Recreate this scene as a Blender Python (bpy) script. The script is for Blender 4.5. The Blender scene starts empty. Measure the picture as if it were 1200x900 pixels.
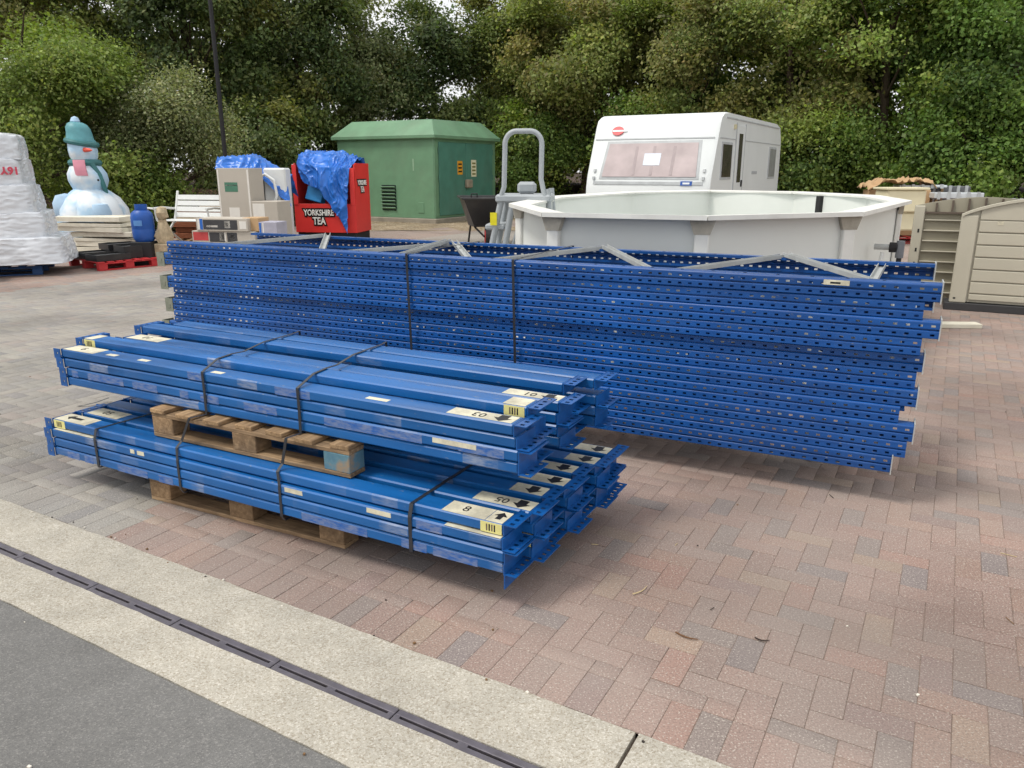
import bpy, math, random
import numpy as np
from mathutils import Vector, Matrix, noise

R = math.radians
random.seed(7)
rng = np.random.default_rng(7)
SC = bpy.context.scene
COL = SC.collection

# ------------------------------------------------------------------ camera
cam_d = bpy.data.cameras.new("camera")
cam_d.sensor_width = 36.0
cam_d.lens = 27.0
cam_d.clip_end = 2000
cam_d.clip_start = 0.05
cam = bpy.data.objects.new("camera", cam_d)
COL.objects.link(cam)
PITCH = math.atan(252 / 900)
CAMZ = 1.6
cam.location = (0, 0, CAMZ)
cam.rotation_euler = (math.pi / 2 - PITCH, 0, 0)
SC.camera = cam

# ------------------------------------------------------------------ world: bright broken cloud
SUN_EL, SUN_AZ = R(60), R(250)          # azimuth clockwise from +Y (north): high light from the left, a little behind the camera
w = bpy.data.worlds.new("World")
SC.world = w
w.use_nodes = True
nt = w.node_tree
nt.nodes.clear()
out = nt.nodes.new("ShaderNodeOutputWorld")
bg = nt.nodes.new("ShaderNodeBackground")
sky = nt.nodes.new("ShaderNodeTexSky")
sky.sky_type = 'NISHITA'
sky.sun_disc = False
sky.sun_elevation = SUN_EL
sky.sun_rotation = SUN_AZ
sky.air_density = 1.0
sky.dust_density = 2.5
tc = nt.nodes.new("ShaderNodeTexCoord")
nz = nt.nodes.new("ShaderNodeTexNoise")
nz.inputs["Scale"].default_value = 2.2
nz.inputs["Detail"].default_value = 6
ramp = nt.nodes.new("ShaderNodeValToRGB")
ramp.color_ramp.elements[0].position = 0.30
ramp.color_ramp.elements[0].color = (.72, .72, .72, 1)
ramp.color_ramp.elements[1].position = 0.55
ramp.color_ramp.elements[1].color = (1, 1, 1, 1)
mixw = nt.nodes.new("ShaderNodeMixRGB")
mixw.inputs[2].default_value = (8.9, 8.9, 8.9, 1)
nt.links.new(tc.outputs["Generated"], nz.inputs["Vector"])
nt.links.new(nz.outputs["Fac"], ramp.inputs["Fac"])
nt.links.new(ramp.outputs["Color"], mixw.inputs[0])
nt.links.new(sky.outputs["Color"], mixw.inputs[1])
nt.links.new(mixw.outputs["Color"], bg.inputs["Color"])
bg.inputs["Strength"].default_value = 0.085
nt.links.new(bg.outputs[0], out.inputs["Surface"])

sun_d = bpy.data.lights.new("sun", 'SUN')
sun_d.energy = 1.5
sun_d.angle = R(14)
sun_d.color = (1.0, 0.955, 0.88)
sun = bpy.data.objects.new("sun", sun_d)
COL.objects.link(sun)
sd = Vector((math.sin(SUN_AZ) * math.cos(SUN_EL), math.cos(SUN_AZ) * math.cos(SUN_EL), math.sin(SUN_EL)))
sun.rotation_euler = sd.to_track_quat('Z', 'Y').to_euler()

SC.view_settings.view_transform = 'Standard'
SC.view_settings.look = 'None'
SC.view_settings.exposure = 0.55
SC.view_settings.gamma = 1.0
SC.view_settings.use_curve_mapping = False
SC.render.engine = 'CYCLES'
SC.cycles.use_denoising = True
SC.cycles.use_adaptive_sampling = True
SC.cycles.adaptive_threshold = 0.02
SC.cycles.max_bounces = 5
SC.cycles.diffuse_bounces = 2
SC.cycles.glossy_bounces = 2
SC.cycles.transparent_max_bounces = 6

# ------------------------------------------------------------------ materials
def lin(r, g, b):
    f = lambda c: (c / 255 / 12.92) if c / 255 <= .04045 else ((c / 255 + .055) / 1.055) ** 2.4
    return (f(r), f(g), f(b), 1)

class N:
    """tiny node helper"""
    def __init__(s, name):
        s.m = bpy.data.materials.new(name)
        s.m.use_nodes = True
        s.t = s.m.node_tree
        s.b = s.t.nodes["Principled BSDF"]
        s.out = s.t.nodes["Material Output"]
        s.tc = s.t.nodes.new("ShaderNodeTexCoord")
    def n(s, typ, **kw):
        o = s.t.nodes.new(typ)
        for k, v in kw.items():
            if k in o.inputs: o.inputs[k].default_value = v
            else: setattr(o, k, v)
        return o
    def l(s, a, b): s.t.links.new(a, b)
    def vec(s, scale=(1, 1, 1), space="Object", rot=(0, 0, 0)):
        mp = s.n("ShaderNodeMapping")
        mp.inputs["Scale"].default_value = scale
        mp.inputs["Rotation"].default_value = rot
        s.l(s.tc.outputs[space], mp.inputs["Vector"])
        return mp.outputs["Vector"]
    def noise(s, scale, detail=3, vec=None, rough=.55):
        o = s.n("ShaderNodeTexNoise")
        o.inputs["Scale"].default_value = scale
        o.inputs["Detail"].default_value = detail
        o.inputs["Roughness"].default_value = rough
        s.l(vec if vec is not None else s.tc.outputs["Object"], o.inputs["Vector"])
        return o
    def ramp(s, fac, stops):
        o = s.n("ShaderNodeValToRGB")
        e = o.color_ramp.elements
        while len(e) < len(stops): e.new(.5)
        for i, (p, c) in enumerate(stops):
            e[i].position = p
            e[i].color = c if len(c) == 4 else (*c, 1)
        s.l(fac, o.inputs["Fac"])
        return o.outputs["Color"]
    def mix(s, fac, a, b, mode='MIX'):
        o = s.n("ShaderNodeMixRGB", blend_type=mode)
        for i, v in ((0, fac), (1, a), (2, b)):
            if isinstance(v, (int, float)): o.inputs[i].default_value = v
            elif isinstance(v, tuple): o.inputs[i].default_value = v
            else: s.l(v, o.inputs[i])
        return o.outputs["Color"]
    def math(s, op, a, b=0.0, c=0.0):
        o = s.n("ShaderNodeMath", operation=op)
        for i, v in enumerate((a, b, c)):
            if isinstance(v, (int, float)): o.inputs[i].default_value = v
            else: s.l(v, o.inputs[i])
        return o.outputs[0]
    def bump(s, h, strength=.3, dist=.01):
        o = s.n("ShaderNodeBump")
        o.inputs["Strength"].default_value = strength
        o.inputs["Distance"].default_value = dist
        s.l(h, o.inputs["Height"])
        s.l(o.outputs[0], s.b.inputs["Normal"])
    def base(s, c, rough=.6, metal=0.0, spec=None):
        if isinstance(c, tuple): s.b.inputs["Base Color"].default_value = c
        else: s.l(c, s.b.inputs["Base Color"])
        if isinstance(rough, (int, float)): s.b.inputs["Roughness"].default_value = rough
        else: s.l(rough, s.b.inputs["Roughness"])
        s.b.inputs["Metallic"].default_value = metal
        if spec is not None: s.b.inputs["Specular IOR Level"].default_value = spec
        return s.m

_mc = {}
def simple(name, rgb, rough=.6, metal=0.0, var=.12, scale=6.0, bump=.12, grime=.0, spec=None, detail=5):
    """painted / plastic surface with slight mottling and dirt"""
    if name in _mc: return _mc[name]
    k = N(name)
    c = lin(*rgb)
    n1 = k.noise(scale, detail)
    lo = tuple(x * (1 - var) for x in c[:3]) + (1,)
    hi = tuple(min(1, x * (1 + var)) for x in c[:3]) + (1,)
    colr = k.ramp(n1.outputs["Fac"], [(.3, lo), (.7, hi)])
    if grime:
        n2 = k.noise(scale * .45, 6, rough=.7)
        f = k.ramp(n2.outputs["Fac"], [(.45, (0, 0, 0)), (.75, (grime,) * 3)])
        colr = k.mix(f, colr, (.16, .145, .115, 1))
    if bump >= .1: k.bump(k.noise(scale * 14, 2).outputs["Fac"], bump, .002)
    k.base(colr, rough, metal, spec)
    _mc[name] = k.m
    return k.m

def mat_blue(name, top, faded, amt):
    k = N(name)
    obi = k.n("ShaderNodeObjectInfo")
    sep = k.n("ShaderNodeSeparateXYZ")
    k.l(k.tc.outputs["Object"], sep.inputs[0])
    # tape residue: blocks along the length, full height of the front face
    x = k.math('ADD', k.math('MULTIPLY', sep.outputs[0], 7.0), k.math('MULTIPLY', obi.outputs["Random"], 300.0))
    v = k.n("ShaderNodeTexVoronoi", voronoi_dimensions='1D', feature='F1')
    v.inputs["Scale"].default_value = 1.0
    v.inputs["Randomness"].default_value = 1.0
    k.l(x, v.inputs["W"])
    sv = k.n("ShaderNodeSeparateColor")
    k.l(v.outputs["Color"], sv.inputs[0])
    blk = k.ramp(sv.outputs[0], [(.60, (0, 0, 0)), (.95, (1, 1, 1))])
    zone = k.noise(.9, 1, k.vec((1, 1, 1)))
    zone4 = k.n("ShaderNodeTexNoise", noise_dimensions='1D')
    zone4.inputs["Scale"].default_value = .22
    k.l(x, zone4.inputs["W"])
    zr = k.ramp(zone4.outputs["Fac"], [(.48, (0, 0, 0)), (.62, (1, 1, 1))])
    nrm = k.n("ShaderNodeSeparateXYZ")
    k.l(k.tc.outputs["Normal"], nrm.inputs[0])
    front = k.math('LESS_THAN', nrm.outputs[1], -.6)
    scr = k.noise(30, 5, k.vec((.5, 3, 3)), .75)
    sr = k.ramp(scr.outputs["Fac"], [(.36, (0, 0, 0)), (.6, (1, 1, 1))])
    f = k.math('MULTIPLY', k.math('MULTIPLY', blk, zr), k.math('MULTIPLY', front, sr))
    f = k.math('MULTIPLY', f, amt)
    mott = k.noise(5, 6, k.vec((.35, 2, 2)), .65)
    base = k.ramp(mott.outputs["Fac"], [(.3, tuple(c * .82 for c in top[:3]) + (1,)), (.7, tuple(min(1, c * 1.15) for c in top[:3]) + (1,))])
    tint = k.math('MULTIPLY_ADD', obi.outputs["Random"], .24, .88)
    tc_ = k.n("ShaderNodeCombineColor")
    for i in range(3): k.l(tint, tc_.inputs[i])
    base = k.mix(1.0, base, tc_.outputs[0], 'MULTIPLY')
    # thin rubbed scratches and dust
    dst = k.noise(3.2, 8, k.vec((.6, 1, 1)), .72)
    dr = k.ramp(dst.outputs["Fac"], [(.58, (0, 0, 0)), (.80, (.35, .35, .35))])
    c = k.mix(dr, base, (top[0] * 1.6 + .05, top[1] * 1.4 + .05, top[2] * .9 + .06, 1))
    chip = k.noise(55, 3, k.vec((.35, 1, 1)), .6)
    cr = k.ramp(chip.outputs["Fac"], [(.665, (0, 0, 0)), (.74, (.7, .7, .7))])
    c = k.mix(cr, c, (.20, .24, .30, 1))
    gr = k.noise(1.7, 5, k.vec((.5, 3, 3)), .7)
    c = k.mix(1.0, c, k.ramp(gr.outputs['Fac'], [(.34, (.68, .70, .74)), (.56, (1, 1, 1))]), 'MULTIPLY')
    c = k.mix(f, c, faded)
    rg = k.ramp(mott.outputs["Fac"], [(.3, (.30,) * 3), (.7, (.48,) * 3)])
    return k.base(c, rg, 0.0, .5)

M = {}
M['beam_blue'] = mat_blue("blue_paint_beam", lin(20, 96, 164), lin(146, 156, 176), .85)
M['frame_blue'] = mat_blue("blue_paint_frame", lin(9, 80, 154), lin(60, 100, 160), .2)
M['conn_blue'] = mat_blue("blue_paint_connector", lin(17, 88, 160), lin(70, 100, 150), .2)
M['galv'] = simple("galvanised_steel", (184, 187, 186), .45, .2, .14, 9, .1, .18)
M['galv_dull'] = simple("dull_zinc_plate", (140, 143, 128), .55, .35, .2, 14, .1, .3)
M['strap'] = simple("black_strapping", (44, 46, 52), .38, 0, .2, 20, .05)
M['sticker'] = simple("label_paper", (216, 210, 186), .6, 0, .10, 16, .02, .62)
M['sticker_y'] = simple("yellow_edge_tape", (222, 214, 140), .6, 0, .1, 12, .02, .2)
M['print_grey'] = simple("grey_print", (110, 96, 84), .6)
M['ink'] = simple("black_print", (26, 26, 28), .6, 0, .1, 10, 0)
M['white'] = simple("white_paint", (228, 230, 228), .4, 0, .03, 3, .03, .12)

def mat_wood(name, c0, c1, dirt=.35, grain=(1.2, 14, 14)):
    k = N(name)
    obi = k.n("ShaderNodeObjectInfo")
    off = k.n("ShaderNodeVectorMath", operation='ADD')
    k.l(k.tc.outputs["Object"], off.inputs[0])
    cc = k.n("ShaderNodeCombineXYZ")
    k.l(k.math('MULTIPLY', obi.outputs["Random"], 40.0), cc.inputs[0])
    k.l(k.math('MULTIPLY', obi.outputs["Random"], 17.0), cc.inputs[1])
    k.l(cc.outputs[0], off.inputs[1])
    mp = k.n("ShaderNodeMapping")
    mp.inputs["Scale"].default_value = grain
    k.l(off.outputs[0], mp.inputs["Vector"])
    g = k.noise(5, 6, mp.outputs[0], .65)
    c = k.ramp(g.outputs["Fac"], [(.28, lin(*c0)), (.52, lin(*[(a + b) / 2 for a, b in zip(c0, c1)])), (.75, lin(*c1))])
    b = k.noise(3.5, 6, off.outputs[0], .7)
    br = k.ramp(b.outputs["Fac"], [(.40, (0, 0, 0)), (.68, (dirt,) * 3)])
    c = k.mix(br, c, lin(72, 62, 52))
    t = k.math('MULTIPLY_ADD', obi.outputs["Random"], .38, .78)
    tcn = k.n("ShaderNodeCombineColor")
    for i in range(3): k.l(t, tcn.inputs[i])
    c = k.mix(1.0, c, tcn.outputs[0], 'MULTIPLY')
    k.bump(g.outputs["Fac"], .35, .004)
    return k.base(c, .85, 0, .2)
M['wood'] = mat_wood("pallet_wood", (116, 94, 72), (196, 166, 130), .62)
M['wood_y'] = mat_wood("pallet_deck_wood", (122, 96, 70), (206, 174, 134), .62, (14, 1.2, 14))
M['wood_z'] = mat_wood("pallet_block_wood", (120, 96, 72), (190, 160, 124), .7, (9, 3, 9))
M['wood_pale'] = mat_wood("pale_timber", (196, 180, 150), (228, 216, 190), .2)
M['wood_red'] = mat_wood("red_brown_timber", (120, 72, 52), (164, 104, 74), .2)
M['wood_white'] = mat_wood("white_primed_timber", (214, 208, 188), (236, 232, 218), .18)

def paver_group(k, colr, vecspace="Object"):
    """speckled concrete block surface from a given block colour"""
    geo = k.n("ShaderNodeNewGeometry")
    sp = k.n("ShaderNodeTexNoise")
    sp.inputs["Scale"].default_value = 160
    sp.inputs["Detail"].default_value = 3
    k.l(geo.outputs["Position"], sp.inputs["Vector"])
    s1 = k.ramp(sp.outputs["Fac"], [(.30, (.50,) * 3), (.50, (.95,) * 3), (.70, (1.22,) * 3)])
    c = k.mix(.8, colr, s1, 'MULTIPLY')
    sp2 = k.n("ShaderNodeTexNoise")
    sp2.inputs["Scale"].default_value = 150
    sp2.inputs["Detail"].default_value = 1
    k.l(geo.outputs["Position"], sp2.inputs["Vector"])
    s2 = k.ramp(sp2.outputs["Fac"], [(.60, (0, 0, 0)), (.70, (.7,) * 3)])
    c = k.mix(s2, c, lin(208, 200, 188))
    # dust film and grime shared between neighbouring blocks
    big = k.n("ShaderNodeTexNoise")
    big.inputs["Scale"].default_value = 1.3
    big.inputs["Detail"].default_value = 4
    big.inputs["Roughness"].default_value = .62
    k.l(geo.outputs["Position"], big.inputs["Vector"])
    d = k.ramp(big.outputs["Fac"], [(.34, (.10,) * 3), (.64, (.52,) * 3)])
    c = k.mix(d, c, lin(150, 141, 134))
    st = k.n("ShaderNodeTexNoise")
    st.inputs["Scale"].default_value = .7
    st.inputs["Detail"].default_value = 2
    k.l(geo.outputs["Position"], st.inputs["Vector"])
    s3 = k.ramp(st.outputs["Fac"], [(.34, (.74,) * 3), (.56, (1, 1, 1))])
    c = k.mix(1.0, c, s3, 'MULTIPLY')
    bp = k.n("ShaderNodeTexNoise")
    bp.inputs["Scale"].default_value = 110
    bp.inputs["Detail"].default_value = 1
    k.l(geo.outputs["Position"], bp.inputs["Vector"])
    k.bump(bp.outputs["Fac"], .4, .003)
    return k.base(c, .88, 0, .25)

def mat_paver_obj():
    k = N("paver_block")
    obi = k.n("ShaderNodeObjectInfo")
    return paver_group(k, obi.outputs["Color"])
def mat_paver_attr():
    k = N("paver_field_block")
    a = k.n("ShaderNodeAttribute", attribute_name="Col")
    return paver_group(k, a.outputs["Color"])
M['paver'] = mat_paver_obj()
M['paver_field'] = mat_paver_attr()

def mat_paving_far():
    k = N("distant_block_paving")
    geo = k.n("ShaderNodeNewGeometry")
    mp = k.n("ShaderNodeMapping")
    mp.inputs["Rotation"].default_value = (0, 0, R(29.5))
    k.l(geo.outputs["Position"], mp.inputs["Vector"])
    br = k.n("ShaderNodeTexBrick")
    br.inputs["Color1"].default_value = lin(160, 138, 128)
    br.inputs["Color2"].default_value = lin(160, 142, 133)
    br.inputs["Mortar"].default_value = lin(120, 108, 98)
    br.inputs["Scale"].default_value = 1.0
    br.inputs["Mortar Size"].default_value = .003
    br.inputs["Brick Width"].default_value = .204
    br.inputs["Row Height"].default_value = .102
    k.l(mp.outputs[0], br.inputs["Vector"])
    sx = k.n("ShaderNodeSeparateXYZ")
    k.l(mp.outputs[0], sx.inputs[0])
    # the grey parking bay runs across the yard between two red areas
    bay = k.math('MULTIPLY', k.math('GREATER_THAN', sx.outputs[0], -11.04), k.math('LESS_THAN', sx.outputs[0], -3.15))
    c = k.mix(k.math('MULTIPLY', bay, .9), br.outputs["Color"], lin(158, 154, 146))
    return paver_group(k, c)
M['paving_far'] = mat_paving_far()

def mat_sand():
    k = N("joint_sand")
    n1 = k.noise(60, 4)
    return k.base(k.ramp(n1.outputs["Fac"], [(.3, lin(116, 102, 93)), (.7, lin(142, 125, 114))]), .95, 0, .1)
M['sand'] = mat_sand()

def mat_aggregate(name, a, b, c3, scale, dirt, bump=.5):
    k = N(name)
    geo = k.n("ShaderNodeNewGeometry")
    def nn(sc, d, r=.6):
        o = k.n("ShaderNodeTexNoise")
        o.inputs["Scale"].default_value = sc
        o.inputs["Detail"].default_value = d
        o.inputs["Roughness"].default_value = r
        k.l(geo.outputs["Position"], o.inputs["Vector"])
        return o.outputs["Fac"]
    v = k.n("ShaderNodeTexVoronoi")
    v.inputs["Scale"].default_value = scale
    k.l(geo.outputs["Position"], v.inputs["Vector"])
    sv = k.n("ShaderNodeSeparateColor")
    k.l(v.outputs["Color"], sv.inputs[0])
    colr = k.ramp(sv.outputs[0], [(.0, lin(*a)), (.35, lin(*b)), (.75, lin(*b)), (.97, lin(*c3))])
    fine = k.ramp(nn(scale * 1.6, 3), [(.3, (.72,) * 3), (.6, (1, 1, 1))])
    colr = k.mix(.8, colr, fine, 'MULTIPLY')
    big = k.ramp(nn(1.6, 4, .65), [(.36, (1 - dirt,) * 3), (.62, (1, 1, 1))])
    colr = k.mix(1.0, colr, big, 'MULTIPLY')
    mid = k.ramp(nn(7, 3, .7), [(.35, (1 - dirt * .6,) * 3), (.6, (1, 1, 1))])
    colr = k.mix(1.0, colr, mid, 'MULTIPLY')
    k.bump(v.outputs["Distance"], bump, .004)
    return k.base(colr, .92, 0, .2)
M['concrete'] = mat_aggregate("exposed_aggregate_concrete", (164, 155, 139), (190, 184, 171), (212, 207, 196), 200, .17, .35)
M['asphalt'] = mat_aggregate("worn_asphalt", (112, 111, 110), (124, 123, 121), (144, 142, 139), 230, .14, .35)
M['gravel'] = mat_aggregate("gravel_bed", (120, 104, 84), (168, 150, 124), (206, 194, 172), 26, .3, .9)
M['soil'] = mat_aggregate("dark_leaf_soil", (40, 32, 26), (66, 52, 40), (120, 96, 72), 22, .4, .9)
M['iron'] = simple("cast_iron_grate", (104, 100, 108), .5, .5, .2, 18, .3, .3)
M['black'] = simple("dark_void", (10, 10, 11), .9, 0, .1, 5, 0)

# ------------------------------------------------------------------ mesh building
class MB:
    def __init__(s): s.v, s.f, s.mi, s.cur = [], [], [], 0
    def add(s, vs, fs):
        o = len(s.v)
        s.v.extend([tuple(p) for p in vs])
        s.f.extend([tuple(i + o for i in f) for f in fs])
        s.mi.extend([s.cur] * len(fs))
        return s
    def box(s, x0, x1, y0, y1, z0, z1, T=None, ch=0.0):
        if ch <= 0:
            vs = [(x, y, z) for z in (z0, z1) for y in (y0, y1) for x in (x0, x1)]
            fs = [(0, 2, 3, 1), (4, 5, 7, 6), (0, 1, 5, 4), (2, 6, 7, 3), (0, 4, 6, 2), (1, 3, 7, 5)]
        else:   # chamfered box, 24 verts
            vs, idx = [], {}
            X, Y, Z = (x0, x1), (y0, y1), (z0, z1)
            for i in range(2):
                for j in range(2):
                    for q in range(2):
                        sx, sy, sz = (1 if i == 0 else -1), (1 if j == 0 else -1), (1 if q == 0 else -1)
                        p = (X[i], Y[j], Z[q])
                        for ax in range(3):
                            idx[(i, j, q, ax)] = len(vs)
                            d = [sx * ch, sy * ch, sz * ch]
                            d[ax] = 0
                            vs.append((p[0] + d[0], p[1] + d[1], p[2] + d[2]))
            g = lambda i, j, q, a: idx[(i, j, q, a)]
            fs = []
            for i in range(2):
                a = [g(i, 0, 0, 0), g(i, 1, 0, 0), g(i, 1, 1, 0), g(i, 0, 1, 0)]
                fs.append(tuple(a if i == 1 else a[::-1]))
                a = [g(0, i, 0, 1), g(1, i, 0, 1), g(1, i, 1, 1), g(0, i, 1, 1)]
                fs.append(tuple(a if i == 0 else a[::-1]))
                a = [g(0, 0, i, 2), g(1, 0, i, 2), g(1, 1, i, 2), g(0, 1, i, 2)]
                fs.append(tuple(a if i == 1 else a[::-1]))
            for i in range(2):
                for j in range(2):
                    for (A, B, f) in (((i, j, 0), (i, j, 1), (0, 1)), ):
                        q = (g(i, j, 0, 0), g(i, j, 1, 0), g(i, j, 1, 1), g(i, j, 0, 1))
                        fs.append(q if i != j else q[::-1])
                    q = (g(i, 0, j, 0), g(i, 1, j, 0), g(i, 1, j, 2), g(i, 0, j, 2))
                    fs.append(q if i == j else q[::-1])
                    q = (g(0, i, j, 1), g(1, i, j, 1), g(1, i, j, 2), g(0, i, j, 2))
                    fs.append(q if i != j else q[::-1])
                    for q2 in range(2):
                        t = (g(i, j, q2, 0), g(i, j, q2, 1), g(i, j, q2, 2))
                        fs.append(t if (i + j + q2) % 2 == 1 else t[::-1])
        if T is not None: vs = [T @ Vector(p) for p in vs]
        return s.add(vs, fs)
    def tube(s, pts, r, n=10, cap=True, closed=False):
        pts = [Vector(p) for p in pts]
        rr = r if isinstance(r, (list, tuple)) else [r] * len(pts)
        vs, fs = [], []
        up = None
        for i, p in enumerate(pts):
            a = pts[i - 1] if (i > 0 or closed) else p
            b = pts[(i + 1) % len(pts)] if (i < len(pts) - 1 or closed) else p
            d = (b - a).normalized()
            if up is None:
                up = Vector((0, 0, 1)) if abs(d.z) < .9 else Vector((0, 1, 0))
            x = d.cross(up).normalized()
            up = x.cross(d).normalized()
            for k in range(n):
                t = 2 * math.pi * k / n
                vs.append(p + (x * math.cos(t) + up * math.sin(t)) * rr[i])
        m = len(pts)
        for i in range(m if closed else m - 1):
            for k in range(n):
                a, b = i * n + k, i * n + (k + 1) % n
                c, d = ((i + 1) % m) * n + (k + 1) % n, ((i + 1) % m) * n + k
                fs.append((a, b, c, d))
        if cap and not closed:
            fs.append(tuple(range(n - 1, -1, -1)))
            fs.append(tuple((m - 1) * n + k for k in range(n)))
        return s.add(vs, fs)
    def lathe(s, prof, n=24, c=(0, 0, 0), sx=1, sy=1):
        vs, fs = [], []
        for r, z in prof:
            for k in range(n):
                t = 2 * math.pi * k / n
                vs.append((c[0] + r * sx * math.cos(t), c[1] + r * sy * math.sin(t), c[2] + z))
        for i in range(len(prof) - 1):
            for k in range(n):
                fs.append((i * n + k, i * n + (k + 1) % n, (i + 1) * n + (k + 1) % n, (i + 1) * n + k))
        if prof[0][0] > 1e-6: fs.append(tuple(range(n - 1, -1, -1)))
        if prof[-1][0] > 1e-6: fs.append(tuple((len(prof) - 1) * n + k for k in range(n)))
        return s.add(vs, fs)
    def prism(s, poly, axis, a, b):
        """extrude a 2D polygon along an axis ('x': poly=(y,z), 'y': (x,z), 'z': (x,y))"""
        mk = {'x': lambda p, t: (t, p[0], p[1]), 'y': lambda p, t: (p[0], t, p[1]), 'z': lambda p, t: (p[0], p[1], t)}[axis]
        n = len(poly)
        vs = [mk(p, a) for p in poly] + [mk(p, b) for p in poly]
        fs = [tuple(range(n - 1, -1, -1)), tuple(range(n, 2 * n))]
        fs += [(i, (i + 1) % n, n + (i + 1) % n, n + i) for i in range(n)]
        return s.add(vs, fs)
    def grid(s, fn, nu, nv):
        vs = [fn(i / nu, j / nv) for j in range(nv + 1) for i in range(nu + 1)]
        fs = [(j * (nu + 1) + i, j * (nu + 1) + i + 1, (j + 1) * (nu + 1) + i + 1, (j + 1) * (nu + 1) + i) for j in range(nv) for i in range(nu)]
        return s.add(vs, fs)
    def mesh(s, name, mats, smooth=False):
        me = bpy.data.meshes.new(name)
        me.from_pydata(s.v, [], s.f)
        mats = mats if isinstance(mats, (list, tuple)) else [mats]
        for m in mats: me.materials.append(m)
        if len(mats) > 1: me.polygons.foreach_set("material_index", s.mi)
        import bmesh
        bm = bmesh.new()
        bm.from_mesh(me)
        bmesh.ops.recalc_face_normals(bm, faces=bm.faces)
        bm.to_mesh(me)
        bm.free()
        if smooth:
            me.polygons.foreach_set("use_smooth", [True] * len(me.polygons))
            try: me.set_sharp_from_angle(angle=R(38))
            except Exception: pass
        return me
    def build(s, name, mats, parent=None, smooth=False):
        return link(name, s.mesh(name, mats, smooth), parent)

def link(name, me, parent=None, loc=None, rz=None):
    o = bpy.data.objects.new(name, me)
    COL.objects.link(o)
    if parent: o.parent = parent
    if loc: o.location = loc
    if rz is not None: o.rotation_euler = (0, 0, rz)
    return o
def tag(o, label=None, cat=None, group=None, kind=None):
    if label: o["label"] = label
    if cat: o["category"] = cat
    if group: o["group"] = group
    if kind: o["kind"] = kind
    return o
def thing(name, label, cat, loc=(0, 0, 0), rz=0.0, group=None):
    o = bpy.data.objects.new(name, None)
    COL.objects.link(o)
    o.empty_display_size = .1
    o.location = loc
    o.rotation_euler = (0, 0, rz)
    return tag(o, label, cat, group, "thing")
def text_mesh(body, size, mat, extrude=.0006, offset=0.0, align='CENTER', shear=0.0):
    cu = bpy.data.curves.new("txt", 'FONT')
    cu.body = body
    cu.size = size
    cu.align_x = align
    cu.align_y = 'CENTER'
    cu.extrude = extrude
    cu.offset = offset
    cu.shear = shear
    cu.resolution_u = 3
    ob = bpy.data.objects.new("txt", cu)
    COL.objects.link(ob)
    bpy.context.view_layer.update()
    me = bpy.data.meshes.new_from_object(ob.evaluated_get(bpy.context.evaluated_depsgraph_get()))
    bpy.data.objects.remove(ob)
    me.materials.clear()
    me.materials.append(mat)
    return me

# yard axes: the paving, strip, caravan and substation share one grid
GA = R(29.5)
U = Vector((math.cos(GA), -math.sin(GA), 0))
W = Vector((math.sin(GA), math.cos(GA), 0))
def un(u, n, z=0.0): return U * u + W * n + Vector((0, 0, z))
def rotpt(ang, o, x, y): return (o[0] + x * math.cos(ang) - y * math.sin(ang), o[1] + x * math.sin(ang) + y * math.cos(ang))
CT, ST = math.cos(PITCH), math.sin(PITCH)
def proj(p):
    d = CAMZ - p[2]
    dep = p[1] * CT + d * ST
    return (600 + 900 * p[0] / dep, 450 + 900 * (d * CT - p[1] * ST) / dep) if dep > .05 else (9999, 9999)

# ------------------------------------------------------------------ ground
def sheet(name, u0, u1, n0, n1, z, mat, parent=None):
    mb = MB()
    mb.add([un(u0, n0, z), un(u1, n0, z), un(u1, n1, z), un(u0, n1, z)], [(0, 1, 2, 3)])
    o = mb.build(name, mat, parent)
    return o
STRIP0, DR0, DR1, STRIP1 = 1.315, 1.519, 1.579, 1.838
ground = MB().add([(-400, -400, -.06), (400, -400, -.06), (400, 400, -.06), (-400, 400, -.06)], [(0, 1, 2, 3)]).build("ground", M['soil'])
tag(ground, "dark earth ground reaching beyond the yard", "ground", kind="structure")
road = sheet("road", -60, 60, -60, STRIP0, -.002, M['asphalt'])
tag(road, "worn grey asphalt in the near left corner", "road", kind="structure")
paving = sheet("paving", -40, 40, STRIP1, 22.0, -.0026, M['sand'])
tag(paving, "red and grey block paving of the yard", "paving", kind="structure")
FAR_N = 10.9
far = sheet("far_paving", -40, 40, FAR_N, 22.0, -.0012, M['paving_far'], paving)

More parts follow.
